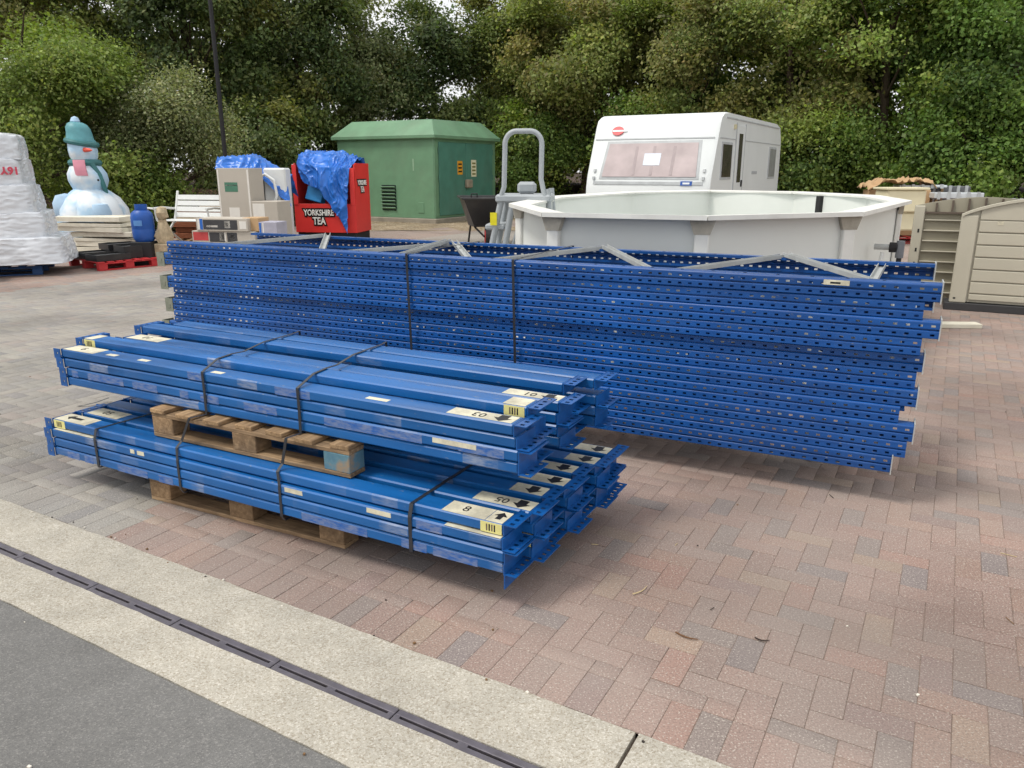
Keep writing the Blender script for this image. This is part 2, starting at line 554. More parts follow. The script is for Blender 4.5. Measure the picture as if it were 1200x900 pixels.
# herringbone blocks
CELL = .0955
def srgb_lin(a): return np.array([lin(*c)[:3] for c in a])
RED = srgb_lin([(170, 148, 138), (166, 144, 135), (174, 148, 134), (164, 148, 140), (176, 142, 129), (148, 144, 141), (134, 134, 137), (182, 162, 142), (174, 150, 140), (156, 136, 133)])
REDW = np.array([.20, .16, .12, .13, .07, .09, .05, .05, .08, .05])
GRY = srgb_lin([(160, 157, 149), (152, 150, 146), (168, 163, 152), (142, 141, 141), (164, 152, 144), (132, 131, 133)])
GRYW = np.array([.3, .22, .22, .12, .08, .06])
def blocks():
    i = np.arange(-160, 110)
    j = np.arange(int(STRIP1 / CELL) - 1, int(FAR_N / CELL) + 2)
    I, J = np.meshgrid(i, j, indexing='ij')
    m = (I - J) % 4
    outl = []
    for typ, (dx, dy) in ((0, (2, 1)), (3, (1, 2))):
        s = m == typ
        u0, n0 = I[s] * CELL, J[s] * CELL
        outl.append(np.stack([u0, u0 + dx * CELL, n0, n0 + dy * CELL, np.full(u0.shape, typ)], 1))
    a = np.concatenate(outl)
    HB = STRIP1 + 2 * CELL                      # a soldier course edges the strip, herringbone beyond it
    a = a[a[:, 3] > HB + .012]
    a[:, 2] = np.maximum(a[:, 2], HB)
    us = np.arange(-170, 120) * CELL
    a = np.concatenate([a, np.stack([us, us + CELL, np.full(us.shape, STRIP1 + .001), np.full(us.shape, HB), np.full(us.shape, 3)], 1)])
    cu, cn = (a[:, 0] + a[:, 1]) / 2, (a[:, 2] + a[:, 3]) / 2
    px = U.x * cu + W.x * cn
    py = U.y * cu + W.y * cn
    dep = py * CT + CAMZ * ST
    sx = 600 + 900 * px / dep
    sy = 450 + 900 * (CAMZ * CT - py * ST) / dep
    keep = (dep > .3) & (sx > -260) & (sx < 1460) & (sy < 1150)
    a, sx, sy, dep = a[keep], sx[keep], sy[keep], dep[keep]
    cut = ((a[:, 3] - a[:, 2]) * (a[:, 1] - a[:, 0])) < 1.9 * CELL * CELL
    return a, sx, sy, dep, cut
A, SX, SY, DEP, CUT = blocks()
cuu = (A[:, 0] + A[:, 1]) / 2
wob = np.sin(A[:, 2] * 2.1) * .05
grey = ((cuu < -3.15 + wob) & (cuu > -11.04)).astype(float)
pick_r = RED[rng.choice(len(RED), len(A), p=REDW / REDW.sum())]
pick_g = GRY[rng.choice(len(GRY), len(A), p=GRYW / GRYW.sum())]
CC = pick_r * (1 - grey[:, None]) + pick_g * grey[:, None]
mean = np.where(grey[:, None] > .5, GRY[0], RED[0])
CC = mean + (CC - mean) * .66
# darker bay-marking blocks in the grey bay
mark = (grey > .5) & (A[:, 2] > 2.05) & (A[:, 3] < 2.62) & (cuu < -4.2) & (cuu > -5.4)
CC[mark] *= .74
CC *= rng.uniform(.93, 1.07, (len(A), 1)) * np.where(grey[:, None] > .5, [.92, .93, .95], [.83, .79, .78])
inframe = (SX > 0) & (SX < 1200) & (SY > 0) & (SY < 905)
under = np.zeros(len(A), bool)
score = np.where(inframe & ~CUT & ~under, -DEP, -1e9)
order = np.argsort(-score)
near = order[:300]
isnear = np.zeros(len(A), bool)
isnear[near] = True
G = .0009
def paver_shape(lu, ln):
    c = .002
    mb = MB()
    x0, x1, y0, y1 = -lu / 2 + G, lu / 2 - G, -ln / 2 + G, ln / 2 - G
    vs = [(x0, y0, -.0065), (x1, y0, -.0065), (x1, y1, -.0065), (x0, y1, -.0065),
          (x0, y0, -.0013), (x1, y0, -.0013), (x1, y1, -.0013), (x0, y1, -.0013),
          (x0 + c, y0 + c, 0), (x1 - c, y0 + c, 0), (x1 - c, y1 - c, 0), (x0 + c, y1 - c, 0)]
    fs = [(8, 9, 10, 11)]
    for k in range(4):
        q = (k + 1) % 4
        fs += [(k, q, 4 + q, 4 + k), (4 + k, 4 + q, 8 + q, 8 + k)]
    mb.add(vs, fs)
    return mb
pm = paver_shape(2 * CELL, CELL).mesh("paver", M['paver'])
for q in near:
    a = A[q]
    o = bpy.data.objects.new("paver", pm)
    COL.objects.link(o)
    o.parent = paving
    o.location = un((a[0] + a[1]) / 2, (a[2] + a[3]) / 2, random.uniform(-.0008, .0006))
    o.rotation_euler = (random.gauss(0, .005), random.gauss(0, .005), -GA + (math.pi / 2 if a[4] == 3 else 0) + random.gauss(0, .004))
    o.color = (*[float(c) for c in CC[q]], 1)
def field(sel, name):
    B, C = A[sel], CC[sel]
    n = len(B)
    c = .002
    jit = rng.uniform(-.0008, .0006, n)
    tilt = rng.normal(0, .004, (n, 2))
    x0, x1, y0, y1 = B[:, 0] + G, B[:, 1] - G, B[:, 2] + G, B[:, 3] - G
    def ring(i, z): return [(x0 + i, y0 + i, z), (x1 - i, y0 + i, z), (x1 - i, y1 - i, z), (x0 + i, y1 - i, z)]
    V = []
    for (i, z) in ((0, -.0065), (0, -.0013), (c, 0.0)):
        for (xx, yy, zz) in ring(i, z):
            Z = zz + jit + (xx - (x0 + x1) / 2) * tilt[:, 0] + (yy - (y0 + y1) / 2) * tilt[:, 1] if zz > -.005 else np.full(n, zz)
            V.append(np.stack([U.x * xx + W.x * yy, U.y * xx + W.y * yy, Z], 1))
    V = np.stack(V, 1).reshape(-1, 3)
    F = [(8, 9, 10, 11)]
    for k in range(4):
        q = (k + 1) % 4
        F += [(k, q, 4 + q, 4 + k), (4 + k, 4 + q, 8 + q, 8 + k)]
    F = (np.array(F)[None] + (np.arange(n) * 12)[:, None, None]).reshape(-1, 4)
    return mesh_np(name, V, F, M['paver_field'], np.repeat(C, 12, 0))
def mesh_np(name, V, F, mat, C=None):
    me = bpy.data.meshes.new(name)
    me.vertices.add(len(V))
    me.vertices.foreach_set("co", np.ascontiguousarray(V, dtype=np.float32).ravel())
    k = F.shape[1]
    me.loops.add(F.size)
    me.loops.foreach_set("vertex_index", np.ascontiguousarray(F, dtype=np.int32).ravel())
    me.polygons.add(len(F))
    me.polygons.foreach_set("loop_start", np.arange(0, F.size, k, dtype=np.int32))
    if C is not None:
        at = me.color_attributes.new("Col", 'FLOAT_COLOR', 'POINT')
        cc = np.ones((len(V), 4), np.float32)
        cc[:, :3] = C
        at.data.foreach_set("color", cc.ravel())
    me.update(calc_edges=True)
    me.materials.append(mat)
    return me
fo = link("paver_field", field(~isnear, "paver_field"), paving)
tag(fo, kind="stuff")

# concrete strip in cast bays either side of the drain
strip = sheet("concrete_strip", -40, 20, STRIP0, STRIP1, -.02, M['sand'])
tag(strip, "pale exposed aggregate concrete strip beside the block paving", "concrete strip", kind="structure")
def slab(n0, n1, u0, u1, bow=0.0):
    mb = MB()
    k = max(2, int((u1 - u0) / .04)) if u1 - u0 < 8 else 60
    top = []
    for side, nn in ((0, n0), (1, n1)):
        for i in range(k + 1):
            u = u0 + (u1 - u0) * i / k
            e = noise.noise(Vector((u * 6, side * 9 + nn * 3, 0))) * .005 + noise.noise(Vector((u * 31, side * 5, 2))) * .003
            top.append(un(u, nn + e, .0015))
    low = [p - Vector((0, 0, .022)) for p in top]
    fs = []
    for i in range(k):
        fs.append((i, i + 1, k + 2 + i, k + 1 + i))
        o = 2 * k + 2
        fs.append((i, o + i, o + i + 1, i + 1))
        fs.append((k + 1 + i, k + 2 + i, o + k + 2 + i, o + k + 1 + i))
    o = 2 * k + 2
    fs += [(0, k + 1, o + k + 1, o), (k, o + k, o + 2 * k + 1, 2 * k + 1)]
    mb.add(top + low, fs)
    return mb.build("concrete_slab", M['concrete'], strip)
JU = (Vector((.329, 1.829, 0)).dot(U))
slab(DR1, STRIP1 - .002, JU + .006, 20)
slab(DR1, STRIP1 - .002, JU - 6.0, JU - .006)
slab(DR1, STRIP1 - .002, -30, JU - 6.012)
slab(STRIP0 + .002, DR0, JU + .006, 20)
slab(STRIP0 + .002, DR0, JU - 6.0, JU - .006)
slab(STRIP0 + .002, DR0, -30, JU - 6.012)

# drain
drain = sheet("drain_channel", -30, 20, DR0 - .002, DR1 + .002, -.03, M['black'])
tag(drain, "slotted dark iron drainage channel running through the concrete strip", "drain")
def grate_mesh():
    mb = MB()
    Lg, Wd = .498, (DR1 - DR0) / 2
    rails = [(-Wd, -.005), (.005, Wd)]
    for a, b in rails: mb.box(0, Lg, a, b, -.012, .0, ch=.002)
    x = 0
    for (a, b) in ((0, .020), (.232, .266), (.478, Lg)): mb.box(a, b, -.006, .006, -.010, -.001)
    # pale clogged dirt line inside one slot edge
    return mb.mesh("grate_section", M['iron'])
gm = grate_mesh()
uu = JU + .32
gi = 0
u = JU - 7.2
while u < JU + 2.4:
    o = link("grate_section", gm, drain, un(u, (DR0 + DR1) / 2, random.uniform(-.002, .001)), -GA)
    u += .502
# small litter on the ground
def litter():
    mb = MB()
    r = random.Random(5)
    for _ in range(230):
        u_, n_ = r.uniform(-7, 3.2), r.choice([r.uniform(0.2, 1.3), r.uniform(1.85, 9), r.uniform(1.8, 4.5), r.gauss(1.83, .02)])
        p = un(u_, n_, .0025)
        q = proj(p)
        if not (-50 < q[0] < 1250 and 0 < q[1] < 950): continue
        s = r.uniform(.0015, .004)
        T = Matrix.Translation(p) @ Matrix.Rotation(r.uniform(0, 6.28), 4, 'Z')
        mb.cur = r.choice([0, 0, 0, 2, 1, 2])
        mb.box(-s * r.uniform(.8, 2.2), s, -s, s * r.uniform(.5, 1.2), -.002, s * .8, T)
    for _ in range(18):   # dry stalks
        u_, n_ = r.uniform(-3, 2.6), r.uniform(1.9, 5.5)
        p = un(u_, n_, .004)
        L = r.uniform(.015, .06)
        T = Matrix.Translation(p) @ Matrix.Rotation(r.uniform(0, 6.28), 4, 'Z')
        mb.cur = r.choice([1, 2, 3, 3])
        mb.box(-L / 2, L / 2, -.0009, .0009, -.001, .0016, T)
    return mb
lo = litter().build("litter", [simple("pale_grit", (214, 208, 196), .8), simple("dark_crumb", (48, 42, 38), .9), simple("brown_leaf_bit", (120, 92, 62), .9), simple("straw", (196, 176, 134), .8)])
tag(lo, "scattered grit, stalks and leaf crumbs on the paving", "litter", kind="stuff")
def stick(name, label, p0, p1, r, mat, bend=.01):
    mb = MB()
    a, b = Vector((*p0, .006)), Vector((*p1, .006))
    pts = [a.lerp(b, t / 4) + Vector((0, 0, 0)) + (b - a).normalized().cross(Vector((0, 0, 1))) * bend * math.sin(math.pi * t / 4) for t in range(5)]
    mb.tube(pts, [r, r, r * .9, r * .8, r * .5], 6)
    return tag(mb.build(name, mat, smooth=True), label, "twig")
stick("twig", "short split twig with a pale end on the red paving", (.585, 2.405), (.655, 2.36), .003, simple("twig_bark", (110, 78, 50), .8))
stick("twig", "thin dark twig lying right of the split one", (.858, 2.372), (.905, 2.355), .0025, simple("dark_twig", (50, 40, 34), .8))
stick("twig", "pale straw stalk on the paving nearer the stacks", (.47, 2.66), (.535, 2.72), .0022, simple("straw", (196, 176, 134), .8))
mb = MB()
cp = [Vector((-3.035, 5.13, .004)), Vector((-2.985, 5.12, .012)), Vector((-2.92, 5.17, .02)), Vector((-2.872, 5.245, .03))]
for i in range(3):
    a, b = cp[i], cp[i + 1]
    side = (b - a).normalized().cross(Vector((0, 0, 1))) * .007
    mb.add([a - side, a + side, b + side, b - side, a - side + Vector((0, 0, .001)), a + side + Vector((0, 0, .001)), b + side + Vector((0, 0, .001)), b - side + Vector((0, 0, .001))],
           [(0, 3, 2, 1), (4, 5, 6, 7), (0, 1, 5, 4), (2, 3, 7, 6), (1, 2, 6, 5), (0, 4, 7, 3)])
tag(mb.build("strap_offcut", M['strap']), "curled black strap offcut lying on the grey paving", "strap")

# ------------------------------------------------------------------ pallets
def pallet(name, label, loc, ang, L=1.2, D=1.0, mat=None, seed=1, first_mat=None):
    """long side along local x, near side at local y=0"""
    mat = mat or M['wood']
    r = random.Random(seed)
    t = thing(name, label, "pallet", (loc[0], loc[1], loc[2]), ang)
    for yy in (0, D / 2 - .05, D - .1):
        b = MB().box(0, L, -.0, .1, 0, .019, ch=.002).build("bottom_board", mat, t)
        b.location = (0, yy, 0)
    bl = MB().box(-.07, .07, -.05, .05, 0, .082, ch=.003).mesh("block", M['wood_z'] if mat is M['wood'] else mat)
    for yy in (.05, D / 2, D - .05):
        for xx in (.07, L / 2, L - .07):
            o = link("block", bl, t, (xx, yy, .0195), r.gauss(0, .04))
            if first_mat and yy == .05 and xx > L - .2:
                o.data = bl.copy(); o.data.materials[0] = first_mat
    for yy in (.0, D / 2 - .05, D - .1):
        o = MB().box(0, L, 0, .1, 0, .019, ch=.002).build("stringer_board", mat, t)
        o.location = (0, yy, .102)
    n = 7
    me = MB().box(-.05, .05, -.006, D + .004, 0, .02, ch=.0025).mesh("top_board", M['wood_y'] if mat is M['wood'] else mat)
    for i in range(n):
        o = link("top_board", me, t, (.05 + (L - .1) * i / (n - 1), r.uniform(-.015, .01), .1215), r.gauss(0, .02))
    return t
BA = -R(27.7)
L0 = (-2.426, 3.833)
def bp(u, w_): return rotpt(BA, L0, u, w_)
pk = bp(.665, .05)
pallet("pallet", "grey brown wooden pallet on the ground under the lower beam stack", (pk[0], pk[1], 0.001), -R(26.2), 1.21, 1.0, M['wood'], 3)
gk = N("worn_green_blue_block")
n1 = gk.noise(12, 4)
M['block_paint'] = gk.base(gk.ramp(n1.outputs["Fac"], [(.3, lin(70, 110, 130)), (.5, lin(92, 128, 140)), (.65, lin(150, 130, 104))]), .8)
pk = bp(.735, .06)
pallet("pallet", "pale wooden pallet with a blue corner block between the two beam stacks", (pk[0], pk[1], .347), -R(27.0), 1.2, .85, M['wood'], 4, M['block_paint'])

# ------------------------------------------------------------------ rack beams
BL, BWD, BH = 2.68, .102, .0485
tube_me = MB().box(0, BL, 0, BWD, .0045, BH, ch=.006).mesh("beam_tube", M['beam_blue'])
def holed_strip(mb, fn, n, hw):
    """strip of n cells, each with a square hole; fn(s,t)->point, s along, t across in 0..1"""
    for k in range(n):
        a, b = k / n, (k + 1) / n
        m = (a + b) / 2
        h = hw / n
        o = [fn(a, 0), fn(b, 0), fn(b, 1), fn(a, 1)]
        i = [fn(m - h, .32), fn(m + h, .32), fn(m + h, .68), fn(m - h, .68)]
        mb.add(o + i, [(0, 1, 5, 4), (1, 2, 6, 5), (2, 3, 7, 6), (3, 0, 4, 7)])
def connector(side, top, CL=.158):
    mb = MB()
    s = 1 if side == 'R' else -1
    x0 = BL if side == 'R' else 0
    xa, xb = sorted((x0, x0 + s * .004))
    mb.box(xa, xb, 0, CL, -.0005, BH + .0005)
    z = BH - .0045 if top else .001
    e = x0 + s * .004
    f = x0 + s * .054
    for zz in (z, z + .0035):
        holed_strip(mb, lambda p, q: (e + (f - e) * q, CL * p, zz), 4, .2)
    mb.add([(f, 0, z), (f, CL, z), (f, CL, z + .0035), (f, 0, z + .0035)], [(0, 1, 2, 3)])
    for y in (0, CL): mb.add([(e, y, z), (f, y, z), (f, y, z + .0035), (e, y, z + .0035)], [(0, 1, 2, 3)])
    if side == 'L':   # folded end tab facing the front, with one bolt hole
        fr = -.0035
        for yy in (fr, fr - .003):
            o = [(e, yy, -.004), (f - .004, yy, -.004), (f - .004, yy, BH), (e, yy, BH)]
            cx, cz, h = (e + f) / 2, BH / 2, .005
            i = [(cx + h, yy, cz - h), (cx - h, yy, cz - h), (cx - h, yy, cz + h), (cx + h, yy, cz + h)]
            mb.add(o + i, [(0, 1, 5, 4), (1, 2, 6, 5), (2, 3, 7, 6), (3, 0, 4, 7)])
        for q in ((0, 1), (1, 2), (2, 3), (3, 0)):
            pass
        mb.add([(f - .004, fr, -.004), (f - .004, fr - .003, -.004), (f - .004, fr - .003, BH), (f - .004, fr, BH)], [(0, 1, 2, 3)])
        mb.add([(e, fr, BH), (f - .004, fr, BH), (f - .004, fr - .003, BH), (e, fr - .003, BH)], [(0, 1, 2, 3)])
    return mb.mesh("end_connector", M['conn_blue'])
CONN = {(s, t): connector(s, t) for s in 'LR' for t in (0, 1)}
ROWS = ["top", "second", "third", "bottom"]
COLW = ["front", "second", "third", "fourth", "fifth", "sixth", "rearmost"]
def beam(stack, cw, row, u, w_, z, group, top):
    x, y = bp(u, w_)
    lab = f"blue steel rack beam in the {stack} stack, {row} layer of the {cw} column"
    t = thing("rack_beam", lab, "rack beam", (x, y, z), BA + random.gauss(0, .0012), group)
    link("beam_tube", tube_me, t)
    link("end_connector", CONN[('L', top)], t)
    link("end_connector", CONN[('R', 1 if row in ('top', 'third') else 0)], t)
    return t
NUMTXT = {}
def sticker(t, x0, x1, num=None, arrow=0, wrap=False, y0=.004, y1=.098, flip=False):
    s = MB().box(x0, x1, y0, y1, BH - .0002, BH + .0012).build("label_sticker", M['sticker'], t)
    cx = (x0 + x1) / 2
    if num:
        if num not in NUMTXT: NUMTXT[num] = text_mesh(num, .062, M['ink'], .0004)
        o = link("number", NUMTXT[num], s, (x0 + (x1 - x0) * .45, (y0 + y1) / 2, BH + .0017), math.pi if flip else 0)
    if arrow:
        mb = MB()
        d = arrow
        ax = x1 - .055
        pts = [(-.020, -.034), (.020, -.034), (.020, .0), (.038, .0), (0, .036), (-.038, 0), (-.020, 0)]
        pts = [(ax + p[0], (y0 + y1) / 2 + d * p[1]) for p in pts]
        mb.prism(pts, 'z', BH + .0013, BH + .0019)
        mb.build("arrow", M['ink'], s)
    if wrap:
        MB().box(x1 - .09 if wrap > 0 else x0, x1 if wrap > 0 else x0 + .09, -.0012, .0003, .004, BH - .003).build("wrapped_edge", M['sticker_y'], s)
        xm = x1 - .05 if wrap > 0 else x0 + .04
        for q in range(4): MB().box(xm - .016 + q * .011, xm - .010 + q * .011, -.0019, -.0013, .011, BH - .010).build("print", M['ink'] if q % 2 else M['print_grey'], s)
    return s
def tagbit(t, x, L=.05, front=False, y=.03):
    if front: MB().box(x, x + L, -.0010, .0004, BH * .45, BH - .006).build("label_sticker", M['sticker'], t)
    else: MB().box(x, x + L, y, y + .03, BH - .0003, BH + .0008).build("label_sticker", M['sticker'], t)
def patch(t, x, L):
    MB().box(x, x + L, -.0008, .0004, .006, BH - .006).build("old_label", M['oldlab'], t)
k_ = N("faded_label_residue")
_n = k_.noise(38, 5, k_.vec((.5, 2, 2)), .7)
M['oldlab'] = k_.base(k_.ramp(_n.outputs["Fac"], [(.38, lin(24, 88, 166)), (.50, lin(84, 112, 164)), (.70, lin(132, 140, 166))]), .65)

LZ = .1445
lowg, upg = "rack beams stacked on the ground pallet", "rack beams stacked on the upper pallet"
LOW = {}
shift_low = [.03, .075, .04, .09, .06, .11, .10]
for c in range(7):
    for r in range(4):
        z = LZ + (3 - r) * .0497 + .0003
        jx = shift_low[c] + random.uniform(-.008, .008) + (.0 if r else -.004)
        w_ = c * .1405 + (-.016 if (r and c == 0) else 0) + (0 if c else 0)
        LOW[c, r] = beam("lower", COLW[c], ROWS[r], jx, w_, z, lowg, (c + r) % 2)
sticker(LOW[0, 0], 2.41, 2.60, "8", 0)
sticker(LOW[0, 0], 2.603, 2.675, None, 0, 1)
MB().prism([(2.618 + .02, .03), (2.638 + .02, .03), (2.638 + .02, .055), (2.652 + .02 - .01, .055), (2.63, .085), (2.606, .055), (2.618, .055), (2.618, .03)][:0] or
           [(2.630, .028), (2.652, .028), (2.652, .056), (2.668, .056), (2.641, .088), (2.614, .056), (2.630, .056)], 'z', BH + .0014, BH + .002).build("arrow", M['ink'], LOW[0, 0])
sticker(LOW[0, 0], .01, .26, None, 0, -1)
MB().prism([(.03, .04), (.1, .04), (.1, .06), (.13, .05), (.1, .03), (.1, .07), (.03, .07)][:0] or [(.05, .055), (.09, .028), (.09, .044), (.17, .044), (.17, .066), (.09, .066), (.09, .082)], 'z', BH + .0014, BH + .002).build("arrow", M['ink'], LOW[0, 0])
sticker(LOW[0, 1], 2.43, 2.674, "8", 0, 0, .001, .09)
sticker(LOW[0, 1], .02, .33, None, 0, 0, .001, .09)
sticker(LOW[1, 0], 2.42, 2.675, "05", -1, 0, .012, .092, flip=True)
sticker(LOW[1, 0], .03, .27, "05", 0)
for c in (2, 3, 4, 5, 6):
    sticker(LOW[c, 0], 2.47 + .03 * (c % 3), 2.676, None, -1, 0, .010, .090)
sticker(LOW[1, 2], 2.56, 2.676, None, 0, 1)
MB().box(BL + .0045, BL + .0085, -.004, .11, -.055, .0005).build('hanging_lip', M['conn_blue'], LOW[0, 3])
tagbit(LOW[0, 1], .62, .03, True); tagbit(LOW[0, 1], .67, .05, True); tagbit(LOW[0, 1], 1.62, .1, True); tagbit(LOW[0, 1], 2.06, .12, True)
for r_, xs in {1: ((2.30, .12),), 3: ((.10, .1), (.24, .07), (.5, .22), (.8, .1), (1.7, .35), (2.22, .12), (2.37, .2))}.items():
    for x, L in xs: patch(LOW[0, r_], x, L)

UZ = .4915
UP = {}
ucol = [.115, .250, .455, .620, .765]
uz = [0, .030, .0, .030, .028]
COLU = ["front", "second", "third", "fourth", "rearmost"]
shift_up = [.005, -.01, .03, -.015, .07]
for c in range(5):
    for r in range(4):
        z = UZ + (3 - r) * .0497 + .0003
        if r == 0: z += uz[c]
        jx = shift_up[c] + random.uniform(-.010, .010) + (r * .008 if c == 0 else 0)
        UP[c, r] = beam("upper", COLU[c], ROWS[r], jx, ucol[c] + random.uniform(-.003, .003), z, upg, (c + r) % 2)
sticker(UP[0, 0], 2.38, 2.665, "03", -1, 0, .012, .088, flip=True)
sticker(UP[0, 0], .01, .25, "6", 0)
sticker(UP[2, 0], 2.41, 2.67, "01", -1, 0, .012, .088, flip=True)
sticker(UP[2, 0], .02, .28, "01", 0)
sticker(UP[1, 0], 2.57, 2.668, None, 0, 1)
sticker(UP[1, 0], .005, .07, None, 0, -1)
for x in (.33, .57, 1.08, 1.98): tagbit(UP[0, 0], x, .07 if x < 1.5 else .11, y=.02)
tagbit(UP[0, 2], 2.3, .2, True)
for x, L in ((.04, .05), (.17, .28), (.52, .18), (.86, .06), (1.0, .12), (1.28, .2), (1.75, .5), (2.42, .2)): patch(UP[0, 2], x, L)
for x, L in ((.95, .1), (1.5, .2)): patch(UP[0, 0], x, L)

# straps
def strap(name, label, pts, width=.015, frame=None, cat="strap"):
    """closed band; pts (u,w,z) in the stack frame"""
    fr = frame or (lambda a, b: bp(a, b))
    th = .0016
    cw = sum(p[1] for p in pts) / len(pts)
    cz = sum(p[2] for p in pts) / len(pts)
    vs, fs = [], []
    n = len(pts)
    for (u_, w_, z) in pts:
        d = math.hypot(w_ - cw, z - cz)
        ow, oz = w_ + (w_ - cw) / d * th * 1.4, z + (z - cz) / d * th * 1.4
        for (a, b) in ((w_, z), (ow, oz)):
            for s in (-1, 1):
                x, y = fr(u_ + s * width / 2, a)
                vs.append((x, y, b))
    for i in range(n):
        j = (i + 1) % n
        a, b = i * 4, j * 4
        fs += [(a, a + 1, b + 1, b), (a + 2, b + 2, b + 3, a + 3), (a, b, b + 2, a + 2), (a + 1, a + 3, b + 3, b + 1)]
    mb = MB().add(vs, fs)
    return tag(mb.build(name, M['strap']), label, cat)
topu = UZ + .2
def big_strap(label, ua, ub, uc, ud):
    b1, b2 = topu + .0005, topu + .031
    pts = [(ua, .93, b2), (ua + .02, .876, b2 + .001), (ua + .04, .62, b2 + .002), (ua + .07, .455, b2 - .012), (ua + .10, .352, b2 + .001), (ua + .115, .249, b2 + .001),
           (ub, .112, b1 + .001), (ub + .004, .110, UZ + .10), (ub + .004, .108, UZ), (ub * .7 + uc * .3, .036, .489), (uc, .030, .37), (uc, -.003, .3445), (ud, -.018, .29), (ud, -.0195, .28), (ud, -.020, .146),
           (ud, -.005, .122), (ud, .95, .122), (ud, .99, .146), (ua, .99, .345), (ua, .95, .50)]
    return strap("strap", label, pts)
big_strap("black strap round both beam stacks, nearer their left end", .90, 1.06, .97, .985)
big_strap("black strap round both beam stacks, nearer their middle", 1.50, 1.64, 1.60, 1.62)
def small_strap(label, u_, lean=0.0):
    t = LZ + 4 * .0497 + .0004
    return strap("strap", label, [(u_, -.004, t), (u_ + lean, .25, t + .0005), (u_ + lean, .975, t), (u_ + lean, .99, LZ), (u_, .4, LZ - .003), (u_, -.019, LZ - .002), (u_, -.020, t - .052)], .017)
small_strap("black strap round the lower stack near its left labels", .385, .03)
small_strap("black strap round the lower stack beside the figure eight label", 2.30, .0)

# ------------------------------------------------------------------ rack upright frames
RA = -R(26)
R0 = (1.942, 3.455)
FH, FL, FD = .0825, 4.93, .90
def rp(u_, w_): return rotpt(RA, R0, u_, w_)
def upright_mesh():
    mb = MB()
    NP = int(FL / .0525)
    prof = [(.070, .016), (.070, 0), (.004, 0), (0, .003), (0, .0310), (.0008, .0338), (.0035, .0362), (.0078, .0375), (.0125, .0380), (.0125, .0415), (0, .0455), (0, .0725), (.0008, .0764), (.003, .0797), (.0064, .0817), (.0105, FH), (.070, FH), (.070, FH - .016)]
    for i in range(len(prof) - 1):
        (y0, z0), (y1, z1) = prof[i], prof[i + 1]
        if i in (3, 10):
            def fn(p, q, y0=y0, z0=z0, z1=z1): return (-FL + FL * p, y0, z0 + (z1 - z0) * q)
            holed_strip(mb, fn, NP, .17)
        elif i in (1, 15):
            def fn(p, q, y0=y0, y1=y1, z0=z0, z1=z1): return (-FL + FL * p, y0 + (y1 - y0) * q, z0 + (z1 - z0) * q)
            holed_strip(mb, fn, NP // 3, .05)
        else:
            mb.add([(-FL, y0, z0), (0, y0, z0), (0, y1, z1), (-FL, y1, z1)], [(0, 1, 2, 3)])
    return mb.mesh("upright", M['frame_blue'])
up_me = upright_mesh()
def brace_mesh(x0, x1, dz0, dz1, name="brace"):
    a, b = Vector((x0, .034, dz0)), Vector((x1, FD - .034, dz1))
    d = (b - a)
    L = d.length
    d.normalize()
    side = d.cross(Vector((0, 0, 1))).normalized()
    upv = side.cross(d)
    mb = MB()
    sec = [(-.020, .012), (-.020, -.012), (.020, -.012), (.020, .012), (.017, .012), (.017, -.009), (-.017, -.009), (-.017, .012)]
    vs = [a + side * p + upv * q for p, q in sec] + [b + side * p + upv * q for p, q in sec]
    n = len(sec)
    mb.add(vs, [(i, (i + 1) % n, n + (i + 1) % n, n + i) for i in range(n)] + [tuple(range(n)), tuple(range(n, 2 * n))])
    return mb.mesh(name, M['galv'])
fn_, bn_ = [-.22, -1.34, -2.46, -3.58, -4.70], [-.79, -1.92, -3.05, -4.18]
br_low = []
for i in range(4):
    br_low.append(brace_mesh(fn_[i], bn_[i], .030, .052))
    br_low.append(brace_mesh(fn_[i + 1], bn_[i], .030, .028))
br_low.append(brace_mesh(-.12, -.10, .04, .04, "strut"))
br_low.append(brace_mesh(-4.82, -4.82, .04, .04, "strut"))
br_top = []
for i in range(4):
    br_top.append(brace_mesh(fn_[i] + .02, bn_[i] + .01, .052, .098 if i != 2 else .085))
    br_top.append(brace_mesh(fn_[i + 1] - .02, bn_[i] - .01, .045, .088 if i != 2 else .07))
br_top.append(brace_mesh(-.30, -.26, .05, .066, "strut"))
br_top.append(brace_mesh(-3.02, -3.09, .05, .09, "strut"))
footL = MB()
footL.box(-.075, 0, -.004, 0, -.012, .088)
footL.box(-.075, -.071, 0, .1, -.012, .088)
footL.box(-.05, -.026, -.0065, -.004, .015, .045)
footL_me = footL.mesh("base_plate", M['galv_dull'])
footR_me = MB().box(0, .005, -.012, .10, -.006, .094).mesh("base_plate", M['galv'])
FROW = ["topmost", "second from the top", "third from the top", "fourth from the top", "fifth from the top", "middle, sixth from the top", "fifth from the bottom", "fourth from the bottom", "third from the bottom", "second from the bottom", "bottom"]
xs = [0, -.06, .015, -.05, -.03, -.05, -.035, -.10, -.03, -.05, -.105]
ws = [0, .004, -.004, .0, .026, .03, .012, .004, -.004, -.004, -.006]
up_back = up_me.copy()
